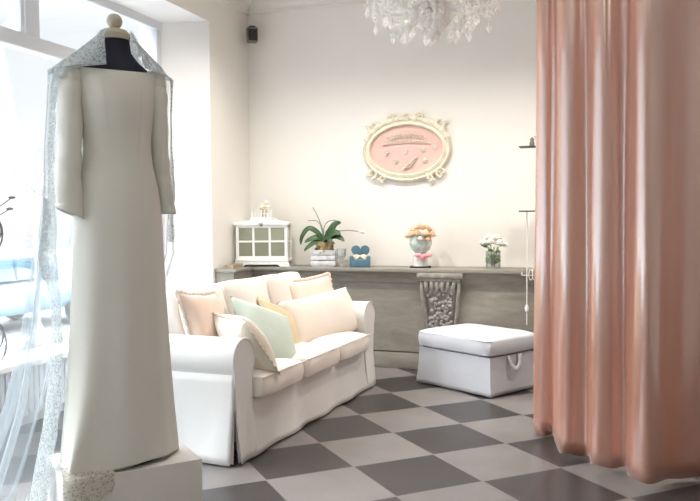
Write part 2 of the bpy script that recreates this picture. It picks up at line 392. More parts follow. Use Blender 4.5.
# ------------------------------------------------------------------ radiator and wire stand at the window
rad = thing('radiator', 'white ribbed panel radiator under the window sill', 'radiator', (-3.56, 4.1, 0))
bm = BM(); lo_hi(bm, (-.012, -1.2, .10), (.012, 1.3, .43), .006)
for k in range(50): lo_hi(bm, (.008, -1.19+k*.05, .115), (.022, -1.155+k*.05, .415), .006)
obj('front_panel', bm, 'metalw', rad)
bm = BM(); lo_hi(bm, (-.07, -1.2, .10), (-.05, 1.3, .43), .006); obj('rear_panel', bm, 'metalw', rad)
bm = BM(); lo_hi(bm, (-.07, -1.2, .425), (.015, 1.3, .44), .004); obj('top_grille', bm, 'metalw', rad)
for y in (-.9, 1.0):
    bm = BM(); lo_hi(bm, (-.06, y-.02, 0), (-.0, y+.02, .11), .003); obj('foot', bm, 'metalw', rad)
ws = thing('wire_plant_stand', 'grey curled wire plant stand on the sill at the window edge', 'stand', (-3.52, 3.72, WZ0))
def loops(zc, r, y0=0):
    return [(0, y0+r*math.cos(a)*.75, zc+r*math.sin(a)) for a in [k*2*PI/24 for k in range(25)]]
bm = BM(); tube(bm, [(0, -.14, 0), (0, -.14, .95)], .006, 6); tube(bm, [(.07, -.10, 0), (.0, -.14, .5)], .006, 6); obj('upright', bm, 'wire', ws)
for zc, r, y0 in ((.10, .11, 0), (.16, .08, .0), (.78, .10, .0), (.80, .06, .02)):
    bm = BM(); tube(bm, loops(zc, r, y0), .006, 6); obj('wire_loop', bm, 'wire', ws)
bm = BM()
for a, b in (((0, -.1, .86), (.02, .14, 1.0)), ((0, -.1, .82), (.02, .12, .93)), ((0, -.12, .95), (0, .03, 1.18)), ((0, -.12, 1.0), (.0, -.02, 1.4))):
    tube(bm, [a, b], .004, 5)
    ball(bm, b, .02, .4, 1.6, .5, 8, 6)
obj('twig', bm, 'wire', ws)

# ------------------------------------------------------------------ mantel along the back wall
mz = .907
mt = thing('mantel_shelf', 'long grey washed wooden mantel shelf along the back wall', 'mantel shelf', (0, 0, 0))
bm = BM()
lo_hi(bm, (-3.385, 6.60, mz-.034), (XR-.05, 6.995, mz), .006)
lo_hi(bm, (-3.395, 6.235, mz-.034), (-3.19, 6.61, mz), .006)
obj('top_board', bm, 'greywood', mt)
bm = BM(); prism(bm, [(6.69, mz-.034), (6.63, mz-.034), (6.63, mz-.055), (6.642, mz-.075), (6.655, mz-.095), (6.66, mz-.13), (6.69, mz-.135)], 'x', -3.2, XR-.05); obj('moulding', bm, 'greywood', mt)
bm = BM(); lo_hi(bm, (-3.21, 6.672, .158), (XR-.05, 6.73, mz-.03)); lo_hi(bm, (-3.24, 6.26, 0), (-3.21, 6.7, mz-.03)); lo_hi(bm, (-3.39, 6.25, 0), (-3.21, 6.275, mz-.03)); obj('panel', bm, 'greywood', mt, smooth=False)
bm = BM(); lo_hi(bm, (-3.2, 6.676, 0), (XR-.05, 6.73, .148), .004); lo_hi(bm, (-3.2, 6.70, .14), (XR-.05, 6.73, .17)); obj('plinth', bm, 'greywood', mt)
# corbel (acanthus / grape carved bracket)
cb = obj('corbel', BM(), 'corbel', mt)
bm = BM(); lo_hi(bm, (-1.60, 6.585, .825), (-1.19, 6.695, .872), .012); lo_hi(bm, (-1.575, 6.60, .795), (-1.215, 6.695, .828), .01); obj('capital', bm, 'corbel', cb)
bm = BM()
rows = []
for t, z, w, d in ((0, .80, .165, .085), (1, .72, .16, .08), (2, .62, .145, .06), (3, .5, .13, .045), (4, .40, .115, .04), (5, .33, .09, .04), (6, .28, .05, .03)):
    rows.append([(-1.395+w*math.sin(a), 6.695-d*max(0, math.cos(a))**.6 if abs(a) < PI/2 else 6.695, z) for a in [-PI/2+k*PI/12 for k in range(13)]])
grid(bm, rows)
rnd = random.Random(3)
for k in range(110):
    z = .34+rnd.random()*.42; x = -1.395+(rnd.random()-.5)*.25*(.5+z*.6); d = .035+.05*max(0, (z-.3)/.5)
    ball(bm, (x, 6.695-d, z), .012+rnd.random()*.012, 1, .8, 1, 8, 6)
obj('grape_carving', bm, 'corbel', cb)
for s in (-1, 1):
    bm = BM(); tube(bm, catmull([(-1.395+s*.165, 6.63, .79), (-1.395+s*.16, 6.62, .68), (-1.395+s*.14, 6.65, .5), (-1.395+s*.11, 6.665, .36), (-1.395+s*.06, 6.67, .28)], 6), .018, 8); obj('side_scroll', bm, 'corbel', cb)
bm = BM()
for k in range(6): tube(bm, catmull([(-1.52+k*.05, 6.60, .79), (-1.515+k*.048, 6.592, .75), (-1.51+k*.046, 6.612, .71)], 4), [.016]*8+[.006], 8)
obj('leaf_carving', bm, 'corbel', cb)
bm = BM(); lo_hi(bm, (0, 0, 0), (.09, .20, .012), .003)
for a, b in (((0, 0, .01), (.006, .2, .035)), ((.084, 0, .01), (.09, .2, .035)), ((0, 0, .01), (.09, .006, .035)), ((0, .194, .01), (.09, .2, .035))): lo_hi(bm, a, b, .002)
tag(obj('wooden_tray', bm, 'tray', loc=(-3.33, 6.30, mz+.001)), 'small worn brown wooden tray at the left end of the mantel', 'tray')

# ------------------------------------------------------------------ things on the mantel
cg = thing('display_cabinet', 'white wooden display cabinet with six glazed panes on the mantel', 'cabinet', (-3.125, 6.72, mz+.001), R(13))
W, D, H = .235, .10, .395
bm = BM(); lo_hi(bm, (-W-.02, -D-.02, .045), (W+.02, D+.02, .075), .008)
prism(bm, [(-W-.02, .045), (-W-.035, 0), (-W+.06, 0), (-W+.08, .02), (W-.08, .02), (W-.06, 0), (W+.035, 0), (W+.02, .045)], 'y', -D-.02, -D+.0)
prism(bm, [(-W-.02, .045), (-W-.035, 0), (-W+.06, 0), (-W+.08, .02), (W-.08, .02), (W-.06, 0), (W+.035, 0), (W+.02, .045)], 'y', D, D+.02)
obj('base', bm, 'cage', cg, smooth=False)
bm = BM()
for sx in (-1, 1):
    for sy in (-1, 1): lo_hi(bm, (sx*W-.012, sy*D-.012, .07), (sx*W+.012, sy*D+.012, H), .003)
lo_hi(bm, (-W, D-.008, .07), (W, D+.008, .095)); lo_hi(bm, (-W, D-.008, H-.03), (W, D+.008, H))
obj('body_frame', bm, 'cage', cg, smooth=False)
bm = BM()
lo_hi(bm, (-W, -D-.012, .07), (W, -D+.006, .098), .003); lo_hi(bm, (-W, -D-.012, H-.03), (W, -D+.006, H), .003)
for x in (-W+.006, -.078, .078, W-.006): lo_hi(bm, (x-.010, -D-.014, .075), (x+.010, -D+.004, H-.004), .002)
lo_hi(bm, (-W, -D-.013, .228), (W, -D+.003, .246), .002)
for sx in (-1, 1): lo_hi(bm, (sx*W-.006, -D, .228), (sx*W+.006, D, .246))
dr = obj('glazed_door', bm, 'cage', cg, smooth=False)
bm = BM(); lo_hi(bm, (-W, -D-.002, .09), (W, -D+.001, H-.02)); obj('glass_pane', bm, 'cglass', dr, smooth=False)
bm = BM()
for k in range(19):
    x = -W+.02+k*.024; lo_hi(bm, (x-.0015, -D+.012, .09), (x+.0015, -D+.015, H-.02))
obj('wire_bars', bm, 'silver', dr, smooth=False)
def heart(bm, c, s, t):
    poly = []
    for k in range(28):
        a = 2*PI*k/28; poly.append((c[0]+s*.0625*16*math.sin(a)**3, c[2]+s*.0625*(13*math.cos(a)-5*math.cos(2*a)-2*math.cos(3*a)-math.cos(4*a))))
    prism(bm, poly, 'y', c[1]-t, c[1]+t)
bm = BM(); heart(bm, (0, -D-.024, H+.004), .022, .006); obj('heart_knob', bm, 'dark_metal', dr, smooth=False)
bm = BM(); prism(bm, [(-W-.03, H), (W+.03, H), (W+.035, H+.018), (W*.45, H+.045), (.10, H+.062), (-.10, H+.062), (-W*.45, H+.045), (-W-.035, H+.018)], 'y', -D-.03, D+.03); obj('pediment', bm, 'cage', cg, smooth=False)
bm = BM()
for k in range(7): lo_hi(bm, (-.095+k*.03, -D-.006, H+.062), (-.085+k*.03, -D+.006, H+.125), .002); ball(bm, (-.09+k*.03, -D, H+.13), .009, u=8, v=6)
lo_hi(bm, (-.105, -D-.005, H+.10), (.105, -D+.005, H+.107)); lo_hi(bm, (-.105, -D-.008, H+.06), (.105, -D+.008, H+.07))
obj('gallery_rail', bm, 'cage', cg)

def blossom(bm, c, r, seed=0, layers=3):
    rr = random.Random(seed)
    for L in range(layers):
        n = 4+L*2
        for k in range(n):
            a = 2*PI*(k+.5*L)/n+rr.random()*.3; tilt = .25+.42*L
            q = r*(.30+.27*L)
            p = Vector((c[0]+math.cos(a)*q*.75, c[1]+math.sin(a)*q*.75, c[2]+r*(.45-.22*L)))
            g = bmesh.ops.create_uvsphere(bm, u_segments=8, v_segments=5, radius=r*.42)
            mtx = Matrix.Translation(p) @ Matrix.Rotation(a, 4, 'Z') @ Matrix.Rotation(tilt, 4, 'Y') @ Matrix.Diagonal((.32, .95, 1.1, 1))
            for v in g['verts']: v.co = mtx @ v.co
    ball(bm, (c[0], c[1], c[2]+r*.25), r*.4, u=8, v=6)
fl = thing('flower_posy', 'small posy of white silk flowers with gold leaves on top of the white cabinet', 'flowers', (-3.11, 6.70, mz+.001+H+.063))
bm = BM(); blossom(bm, (-.02, 0, .095), .05, 1); blossom(bm, (.05, -.01, .085), .04, 2); blossom(bm, (.01, .02, .14), .035, 3); obj('blossoms', bm, 'rose_w', fl)
bm = BM(); tube(bm, [(0, 0, 0), (0, 0, .07)], .022, 8)
for k in range(5):
    a = k*1.3; ball(bm, (.03*math.cos(a)+.02, -.04+.02*math.sin(a), .055+.012*k), .014, 1.6, .5, .8, 8, 5)
obj('gold_leaves', bm, 'gold', fl)

# orchid in whitewashed crate
cr = thing('slatted_crate', 'whitewashed grey wooden crate under the orchid on the mantel', 'crate', (-2.53, 6.78, mz+.001), R(10))
bm = BM(); lo_hi(bm, (-.105, -.08, 0), (.105, .08, .012)); obj('base', bm, 'crate', cr, smooth=False)
for k in range(3):
    bm = BM(); z = .012+k*.05
    for s in (-1, 1): lo_hi(bm, (-.115, s*.08-.006, z), (.115, s*.08+.006, z+.043), .002); lo_hi(bm, (s*.11-.006, -.08, z), (s*.11+.006, .08, z+.043), .002)
    obj('slat', bm, 'crate', cr)
oc = thing('potted_orchid', 'green leaved orchid in a mossy basket set in the grey crate', 'potted plant', (-2.53, 6.78, mz+.0135), R(10))
bm = BM(); lathe(bm, [(.0, 0), (.055, 0), (.07, .08), (.085, .165), (.088, .23), (.075, .225), (.0, .20)], n=22)
rr = random.Random(5)
for k in range(60):
    a = rr.random()*2*PI; z = .12+rr.random()*.11; q = .078+.02*rr.random(); ball(bm, (q*math.cos(a), q*math.sin(a), z), .010+.006*rr.random(), u=6, v=4)
obj('moss_basket', bm, 'moss', oc)
def leaf(bm, P, w, fold=.25):
    C = catmull(P, 6); n = len(C); rows = []
    for i, p in enumerate(C):
        t = i/(n-1); ww = w*(math.sin(PI*min(1, .12+t*.88))**.7) if t < 1 else .001
        d = (C[min(i+1, n-1)]-C[max(i-1, 0)]).normalized(); sd = d.cross(Vector((0, -.75, .66)))
        sd = sd.normalized() if sd.length > .05 else Vector((0, 1, 0))
        nn = sd.cross(d).normalized()
        rows.append([p+sd*ww*k+nn*abs(k)*ww*fold for k in (-1, -.5, 0, .5, 1)])
    grid(bm, rows)
oc.scale = (.9, .9, .95)
base = (0, 0, .225)
for P, w in (([base, (-.07, -.02, .32), (-.16, -.03, .36), (-.23, -.04, .28), (-.245, -.04, .20)], .030),
             ([base, (-.06, -.03, .27), (-.14, -.05, .255), (-.20, -.06, .225)], .032),
             ([base, (-.07, -.05, .23), (-.15, -.08, .185), (-.20, -.09, .14)], .028),
             ([base, (.07, -.02, .33), (.13, -.04, .40), (.185, -.05, .415)], .045),
             ([base, (.06, -.05, .28), (.13, -.08, .315), (.19, -.09, .30)], .045),
             ([base, (.07, -.04, .27), (.15, -.07, .28), (.225, -.08, .235)], .040),
             ([base, (.03, -.06, .25), (.07, -.12, .26), (.11, -.15, .20)], .03)):
    bm = BM(); leaf(bm, P, w); obj('leaf', bm, 'leaf', oc, solid=.003)
for P in ([base, (-.02, 0, .36), (-.08, .0, .50), (-.12, 0, .57)], [base, (.02, .02, .34), (.14, .03, .335), (.26, .0, .34), (.40, -.02, .325)], [base, (-.06, .02, .42), (-.18, .02, .44)], [base, (-.01, .02, .36), (.04, .02, .43), (.12, .02, .44)]):
    bm = BM(); tube(bm, catmull(P, 6), .0045, 6); obj('flower_stem', bm, 'stem', oc)
bm = BM(); ball(bm, (.405, -.02, .325), .022, 1.3, .8, .9, 10, 8); ball(bm, (.37, -.02, .333), .012, u=8, v=6); obj('flower_bud', bm, 'rose_w', oc)
gv = thing('glass_candle_holder', 'clear glass candle holder standing right of the grey crate', 'candle holder', (-2.345, 6.73, mz+.001))
bm = BM(); lathe(bm, [(.036, 0), (.038, .004), (.012, .015), (.010, .06), (.022, .075), (.042, .10), (.045, .17), (.043, .17), (.040, .10), (.0, .085)], n=20); obj('goblet', bm, 'vglass', gv)
bm = BM(); lathe(bm, [(.026, .10), (.026, .15), (.0, .152)], n=14); obj('candle', bm, 'candle', gv)

# dusty blue heart-backed miniature armchair
bc = thing('miniature_armchair', 'dusty blue heart backed miniature armchair on the mantel', 'ornament', (-2.165, 6.74, mz+.001), R(14))
bm = BM(); heart(bm, (0, .035, .135), .085, .018); obj('heart_back', bm, 'blue', bc, smooth=False)
bm = BM(); lo_hi(bm, (-.085, -.07, .0), (.085, .05, .075), .012); obj('seat', bm, 'blue', bc)
for s in (-1, 1):
    bm = BM(); lo_hi(bm, (s*.078-.018, -.07, .0), (s*.078+.018, .03, .105), .014); obj('arm', bm, 'blue', bc)
bm = BM()
for s in (-1, 1): ball(bm, (s*.032, -.035, .10), .028, 1.2, .5, .6, 10, 8)
ball(bm, (0, -.04, .10), .012, u=8, v=6); tube(bm, [(0, -.04, .10), (.05, -.055, .078)], [.004, .010], 6); tube(bm, [(0, -.04, .10), (-.04, -.055, .078)], [.004, .010], 6)
obj('ribbon_bow', bm, 'rose_c', bc)

# rose arrangement on white block
ra = thing('rose_arrangement', 'apricot rose arrangement in a painted globe vase above a pink bow', 'flower arrangement', (-1.605, 6.77, mz+.001), R(12))
bm = BM(); lo_hi(bm, (-.095, -.06, 0), (.095, .06, .014), .004); obj('dark_base', bm, 'dark_metal', ra)
bm = BM(); lathe(bm, [(.066, .014), (.066, .12), (.05, .128), (0, .13)], n=20); obj('white_stand', bm, 'ceramic', ra)
bm = BM(); lathe(bm, [(0, .128), (.045, .13), (.085, .165), (.105, .22), (.098, .27), (.07, .305), (.06, .30), (0, .29)], n=24); obj('globe_vase', bm, 'mintcer', ra)
bm = BM(); blossom(bm, (.025, -.07, .085), .042, 11); obj('pink_flower', bm, 'pink', ra)
bm = BM()
for s in (-1, 1): ball(bm, (.025+s*.045, -.075, .115), .03, 1.2, .5, .65, 10, 8)
tube(bm, [(-.03, -.075, .112), (.08, -.075, .112)], .012, 8); obj('pink_bow', bm, 'pink', ra)
for k, (x, y, z, r, mm) in enumerate(((-.085, -.04, .285, .05, 'rose_p'), (-.03, -.085, .30, .05, 'rose_p'), (.045, -.085, .30, .05, 'rose_c'), (.10, -.03, .285, .05, 'rose_p'), (-.06, .0, .335, .052, 'rose_c'), (.06, -.02, .34, .052, 'rose_p'), (.0, -.045, .355, .05, 'rose_p'), (.085, .05, .31, .05, 'rose_p'), (-.1, .04, .275, .05, 'rose_c'), (.0, -.11, .255, .036, 'rose_w'), (.065, -.095, .25, .034, 'rose_p'))):
    bm = BM(); blossom(bm, (x, y, z), r, 20+k); obj('rose', bm, mm, ra)

# glass vase with white roses
vz = thing('glass_vase', 'clear glass vase of white roses on the mantel behind the ottoman', 'vase', (-.955, 6.77, mz+.001))
bm = BM(); lathe(bm, [(.0, .0), (.062, 0), (.064, .006), (.066, .15), (.064, .15), (.061, .012), (0, .010)], n=24); obj('glass_cylinder', bm, 'vglass', vz)
rr = random.Random(9)
bm = BM()
for k in range(9):
    a = k*.7; tube(bm, [(.02*math.cos(a+2), .02*math.sin(a+2), .015), (.05*math.cos(a), .05*math.sin(a), .19)], .003, 5)
obj('stems', bm, 'leaf2', vz)
for k in range(26):
    a = rr.random()*2*PI; z = .045+rr.random()*.16; q = .03+rr.random()*.02+max(0, z-.15)*.8
    bm = BM(); p = Vector((q*math.cos(a), q*math.sin(a), z)); d = Vector((math.cos(a), math.sin(a), .3))
    leaf(bm, [p-d*.02, p+d*.008+Vector((0, 0, .008)), p+d*.03], .020); obj('leaf', bm, 'leaf2', vz)
for k, (x, y, z, r) in enumerate(((-.075, -.03, .215, .045), (-.015, -.06, .225, .048), (.06, -.04, .215, .046), (.10, .0, .20, .036), (-.04, .03, .265, .048), (.035, .01, .262, .045), (0, .05, .24, .04))):
    bm = BM(); blossom(bm, (x, y, z), r, 40+k); obj('rose', bm, 'rose_w', vz)

# hanging shelf on white cords, necklaces
hs = thing('hanging_shelf', 'two small dark shelves hung on thin white cords before the back wall', 'hanging shelf', (-.55, 6.50, 0))
for z in (1.398, 1.925):
    bm = BM(); lo_hi(bm, (-.15, -.06, z), (.22, .06, z+.010), .002); obj('shelf_board', bm, 'dark_metal', hs, smooth=False)
    bm = BM(); tube(bm, [(.12, .05, z+.005), (.12, .499, z+.005)], .006, 6); obj('wall_bracket', bm, 'cord', hs)
for x, y in ((-.09, 0), (.2, 0)):
    bm = BM(); tube(bm, [(x, y, .46 if x < 0 else 1.35), (x, y, 1.4 if x < 0 else ZC-.001)], .0045, 6); c = obj('cord', bm, 'cord', hs)
    if x < 0:
        bm = BM(); lathe(bm, [(0, .565), (.012, .572), (.018, .60), (.010, .625), (0, .63)], c=(x, y, 0), n=12); obj('cord_bead', bm, 'cord', c)
pot = thing('small_figurine', 'tiny dark figurine with a white flower on the upper hanging shelf', 'figurine', (-.60, 6.50, 1.936))
bm = BM(); lathe(bm, [(.018, 0), (.022, .02), (.014, .045), (.018, .06), (.0, .075)], n=12); obj('body', bm, 'speaker', pot)
bm = BM(); blossom(bm, (.035, 0, .075), .025, 77); tube(bm, [(.0, 0, .03), (.035, 0, .08)], .004, 5); obj('flower', bm, 'rose_w', pot)
hg = thing('jewellery_hanger', 'white wire hanger of necklaces at the mantel edge beside the curtain', 'hanger', (-.56, 6.585, mz))
bm = BM(); tube(bm, [(-.13, 0, -.04), (.2, 0, -.04)], .004, 6); tube(bm, [(-.13, 0, -.04), (-.13, .03, .004)], .003, 6); tube(bm, [(.19, 0, -.04), (.19, .03, .004)], .003, 6); obj('rail', bm, 'cord', hg)
for k, x in enumerate((-.055, -.025, .0, .03, .06)):
    bm = BM(); tube(bm, [(x+.016*math.cos(a), -.010-.004*k, -.035+(.055 if k % 2 else .045)*math.sin(a)+.012*(k % 3)) for a in [j*2*PI/18 for j in range(19)]], .0035, 6); obj('necklace', bm, 'cord', hg)

# ------------------------------------------------------------------ wall: oval frame, tiara, brooches, speaker
ov = thing('oval_frame', 'cream rococo oval frame with a blush pink panel on the back wall', 'picture frame', (-1.785, YB-.002, 2.0))
bm = BM()
rows = []
for k in range(64):
    a = 2*PI*k/64; ca, sa = math.cos(a), math.sin(a)
    rows.append([(ca*(.345+q), -d, sa*(.222+q)-.012) for q, d in ((0, .004), (0, .03), (.012, .045), (.03, .04), (.045, .028), (.06, .045), (.074, .03), (.078, .002))])
rows.append(rows[0]); grid(bm, rows); bmesh.ops.remove_doubles(bm, verts=bm.verts, dist=1e-5); obj('frame_ring', bm, 'frame', ov)
bm = BM(); rows = []
for q in (1, .6, .2, .001): rows.append([(.348*q*math.cos(2*PI*k/48), -.012-.01*(1-q*q), .225*q*math.sin(2*PI*k/48)-.012) for k in range(48)])
grid(bm, rows, True, True, True); obj('pink_panel', bm, 'ovalpink', ov)
def scroll(bm, c, s, a0, turns=1.1, flip=1, r=.014):
    pts = []
    for k in range(20):
        t = k/19; a = a0+flip*t*turns*2*PI; q = s*(1-.75*t); pts.append((c[0]+q*math.cos(a), c[1]-.01*t, c[2]+q*math.sin(a)))
    tube(bm, pts, [r*(1-.5*k/19) for k in range(20)], 7)
bm = BM(); rr = random.Random(12)
for k in range(30):                                                    # leaf crest along the top and the lower corners
    a = R(20+140*k/29); q = 1.0
    ball(bm, (.405*math.cos(a), -.03, .285*math.sin(a)-.01+.01*rr.random()), .022+.012*rr.random(), 1.1, .6, .9, 8, 6)
obj('leaf_crest', bm, 'frame', ov)
for s in (-1, 1):
    for P in (((s*.33, -.03, .20), .055, PI/2, s), ((s*.33, -.03, -.225), .05, -PI/2, -s), ((s*.22, -.03, -.275), .035, -PI/2, s), ((s*.13, -.03, .285), .035, PI/2, -s)):
        bm = BM(); scroll(bm, P[0], P[1], P[2], 1.1, P[3]); 
        for j in range(4): ball(bm, (P[0][0]+rr.uniform(-.05, .05), -.03, P[0][2]+rr.uniform(-.035, .035)), .016, 1.3, .6, .8, 8, 5)
        obj('corner_scroll', bm, 'frame', ov)
bm = BM(); blossom(bm, (0, -.03, .30), .03, 91); [ball(bm, (s*.05, -.03, .295), .025, 1.4, .6, .7, 8, 6) for s in (-1, 1)]; obj('crest_flower', bm, 'frame', ov)
ta = thing('tiara', 'silver rhinestone tiara pinned across the pink oval panel', 'tiara', (-1.78, YB-.034, 2.075))
bm = BM(); tube(bm, catmull([(-.23, 0, -.035), (-.12, -.012, -.012), (0, -.018, -.003), (.12, -.012, -.012), (.23, 0, -.035)], 8), .006, 6); obj('band', bm, 'silver', ta)
bm = BM()
for k in range(13):
    x = -.18+k*.03; h = .055*(1-(x/.24)**2)
    tube(bm, [(x, -.014, -.012), (x, -.016, h*.8)], .003, 5); ball(bm, (x, -.016, h), .009, u=8, v=6)
    if k < 12: tube(bm, [(x, -.015, h*.6), (x+.015, -.016, h*1.15), (x+.03, -.015, h*.6)], .003, 5)
obj('rhinestones', bm, 'silver', ta)
def brooch(seed):
    bm = BM(); r2 = random.Random(seed); ball(bm, (0, 0, 0), .012, 1, .6, 1, 8, 6)
    for k in range(6):
        a = k*PI/3; ball(bm, (.017*math.cos(a), 0, .017*math.sin(a)), .008, 1, .6, 1, 6, 5)
    return bm
lab = ['brooch left of centre on the pink oval panel', 'brooch in the centre of the pink oval panel', 'brooch right of centre on the pink oval panel', 'brooch at the far right edge of the pink oval panel', 'brooch low and left on the pink oval panel', 'brooch low and right on the pink oval panel']
b0 = None
for k, (x, z) in enumerate(((-.185, -.035), (-.005, -.03), (.165, -.015), (.27, .0), (-.10, -.115), (.18, -.11))):
    loc = (-1.785+x, YB-.030, 2.0+z)
    if b0 is None: b0 = obj('hair_brooch', brooch(1), 'silver', loc=loc); tag(b0, 'small silver flower '+lab[0], 'brooch', 'brooches on the pink panel')
    else:
        c = b0.copy(); COL.objects.link(c); c.location = loc; c['label'] = 'small silver flower '+lab[k]
bm = BM(); tube(bm, catmull([(-.06, 0, -.05), (.0, -.005, -.03), (.05, 0, .02), (.075, 0, .055)], 6), .006, 6); [ball(bm, (-.05+k*.018, -.006, -.045+k*.012+.002*k*k*.3), .011, u=8, v=6) for k in range(7)]
tag(obj('hair_comb', bm, 'silver', loc=(-1.755, YB-.030, 1.86)), 'curved silver hair comb low on the pink oval panel', 'hair comb')
sp = thing('wall_speaker', 'small dark grey loudspeaker high in the corner of the wall', 'speaker', (-3.29, 6.86, 3.07), R(35))
bm = BM(); lo_hi(bm, (-.05, -.05, 0), (.05, .05, .14), .01); obj('housing', bm, 'speaker', sp)
bm = BM(); lo_hi(bm, (-.043, -.056, .008), (.043, -.049, .118), .003); obj('grille', bm, 'black', sp)
bm = BM(); lo_hi(bm, (-.02, .045, .05), (.02, .10, .09), .004); lo_hi(bm, (-.03, -.03, .14), (.03, .04, .155), .004); obj('bracket', bm, 'black', sp)

# ------------------------------------------------------------------ sofa (local x along its length, y front to back)
SO = (-1.907, 3.755, 0); SR = R(86.8)
sf = thing('sofa', 'white slipcovered three seat sofa with rolled arms below the window', 'sofa', SO, SR)
L, DEP = 2.2, .88
def wob(p, s, k): 
    n = noise.noise_vector(Vector(p)*s); return Vector(p)+n*k
# base skirt: front panel with soft folds and flare
def skirt_panel(p0, p1, nrm, ztop, zbot, flare, seed, nx=40, nz=10, in0=0, in1=0):
    bm = BM(); rows = []; ln = (Vector(p1)-Vector(p0)).length
    for i in range(nz+1):
        t = i/nz; z = ztop+(zbot-ztop)*t; r = []
        for j in range(nx+1):
            s = j/nx; s2 = (in0*t+(ln-in0*t-in1*t)*s)/ln; p = Vector(p0)*(1-s2)+Vector(p1)*s2
            off = flare*t*t+min(.010, ln*.02)*t*math.sin(s2*max(ln, .5)*13+seed)+.006*t*noise.noise(Vector((s*9, seed, t*2)))
            q = p+Vector(nrm)*off; r.append((q.x, q.y, z))
        rows.append(r)
    grid(bm, rows); return bm
obj('front_skirt', skirt_panel((.15, .036, 0), (2.05, .036, 0), (0, -1, 0), .325, .012, .036, 1, 70), 'sofa', sf, solid=.005)
bm = BM(); lo_hi(bm, (.06, .07, .10), (2.14, .86, .315), .02); obj('base_frame', bm, 'sofa', sf)
for x in (.1, 2.1):
    for y in (.12, .8):
        bm = BM(); lathe(bm, [(.02, 0), (.03, .11)], c=(x, y, 0), n=10); obj('foot', bm, 'tray', sf)
def arm(x0, s):
    """rolled arm; outer side at x0, s = +1 inner side towards +x"""
    prof = []
    cx, cz, r = x0+s*.095, .572, .118
    for k in range(0, 17):
        a = R(205-k*245/16); prof.append((cx+s*(-1)*r*math.cos(PI-a)*-1 if False else cx+s*r*math.cos(a), cz+r*math.sin(a)))
    prof = [(x0+s*.0, .30)]+[(x0+s*.0, .42), (x0+s*.0, .50)]+prof+[(x0+s*.185, .46), (x0+s*.185, .30)]
    rows = []
    for y in (.02, .03, .06, .25, .45, .65, .80, .86):
        sc = .965 if y == .02 else 1
        r = []
        for px_, pz_ in prof:
            p = Vector((cx+(px_-cx)*sc, y, .45+(pz_-.45)*sc))
            if .05 < y < .82: p = wob(p, 5, .006)
            r.append(p)
        rows.append(r)
    bm = BM(); grid(bm, rows, True, True, True); o = obj('arm', bm, 'sofa', sf, angle=50)
    # piping round the front
    bm = BM(); tube(bm, [(p[0], .022, p[1]) for p in prof[1:-1]], .006, 6); obj('arm_piping', bm, 'sofa', o)
    # panel below the roll, flaring to the floor, pleated at the corners
    xin = x0+s*.19
    bm = skirt_panel((x0-s*.002, .026, 0), (xin, .026, 0), (0, -1, 0), .46, .012, .03, 2+x0, 14, 10, .008, 0); obj('arm_front_panel', bm, 'sofa', o, solid=.004)
    bm = skirt_panel((x0-s*.003, .87, 0), (x0-s*.003, .024, 0), (-s, 0, 0), .50, .012, .035, 4+x0, 34, 10, 0, .014); obj('arm_side_skirt', bm, 'sofa', o, solid=.004)
    bm = skirt_panel((x0+s*.001, .16, 0), (x0+s*.001, .030, 0), (-s, 0, 0), .44, .014, .02, 3, 6, 8)
    b2 = skirt_panel((x0+s*.001, .030, 0), (x0+s*.10, .030, 0), (0, -1, 0), .44, .014, .02, 3, 6, 8)
    me_ = bpy.data.meshes.new('tmp'); b2.to_mesh(me_); b2.free(); bm.from_mesh(me_); bpy.data.meshes.remove(me_)
    obj('corner_pleat', bm, 'sofa', o)
arm(0, 1); arm(L, -1)
# backrest with rolled top
prof = [(.70, .30), (.69, .55), (.70, .74)]+[(.79+.09*math.cos(R(a)), .755+.085*math.sin(R(a))) for a in range(170, -50, -20)]+[(.86, .5), (.87, .30)]
bm = BM(); rows = []
for k in range(25):
    x = .02+(L-.04)*k/24; e = 1 if 0 < k < 24 else .97
    rows.append([wob((x, .78+(a-.78)*e, .5+(b-.5)*e), 4, .008 if 0 < k < 24 else 0) for a, b in prof])
grid(bm, rows, True, True, True); obj('backrest', bm, 'sofa', sf)
def cushion(size, seed, puff=.28, wr=.01, nx=16, ny=14, pw=.36):
    """boxy soft cushion centred at origin: size (w, d, h), crowned top"""
    bm = BM(); w, d, h = size
    g = bmesh.ops.create_cube(bm, size=1)
    bmesh.ops.subdivide_edges(bm, edges=bm.edges[:], cuts=11, use_grid_fill=True)
    for v in bm.verts:
        p = v.co*2
        q = Vector((p.x, p.y, p.z))
        rx = (1-abs(p.y)**6*.04)*(1-.03*abs(p.z)**2); ry = (1-abs(p.x)**6*.04)*(1-.03*abs(p.z)**2)
        cz = 1+puff*(1-p.x**2)*(1-p.y**2)
        ed = max(abs(p.x), abs(p.y))**8
        v.co = Vector((q.x*rx*w/2, q.y*ry*d/2, q.z*(cz-.22*ed)*h/2))
        v.co += noise.noise_vector(v.co*7+Vector((seed*3.1, 0, 0)))*wr
    return bm
def put(name, bm, m, parent, loc, rot, **k):
    return obj(name, bm, m, parent, loc=loc, rot=rot, **k)
x0 = .20
for k in range(3):
    w = .60
    c = put('seat_cushion', cushion((w-.008, .74, .155), 10+k, .25, .008), 'sofa_cushion', sf, (x0+w*(k+.5), .325, .392), (0, 0, 0), sub=1)
    bm = BM(); tube(bm, [(-w/2+.02, -.355, .056), (0, -.368, .064), (w/2-.02, -.355, .056)], .004, 6); obj('piping', bm, 'sofa_cushion', c)
    put('back_cushion', cushion((w-.01, .46, .20), 20+k, .55, .012), 'sofa_cushion', sf, (x0+w*(k+.5), .60, .70), (R(76), 0, 0), sub=1)

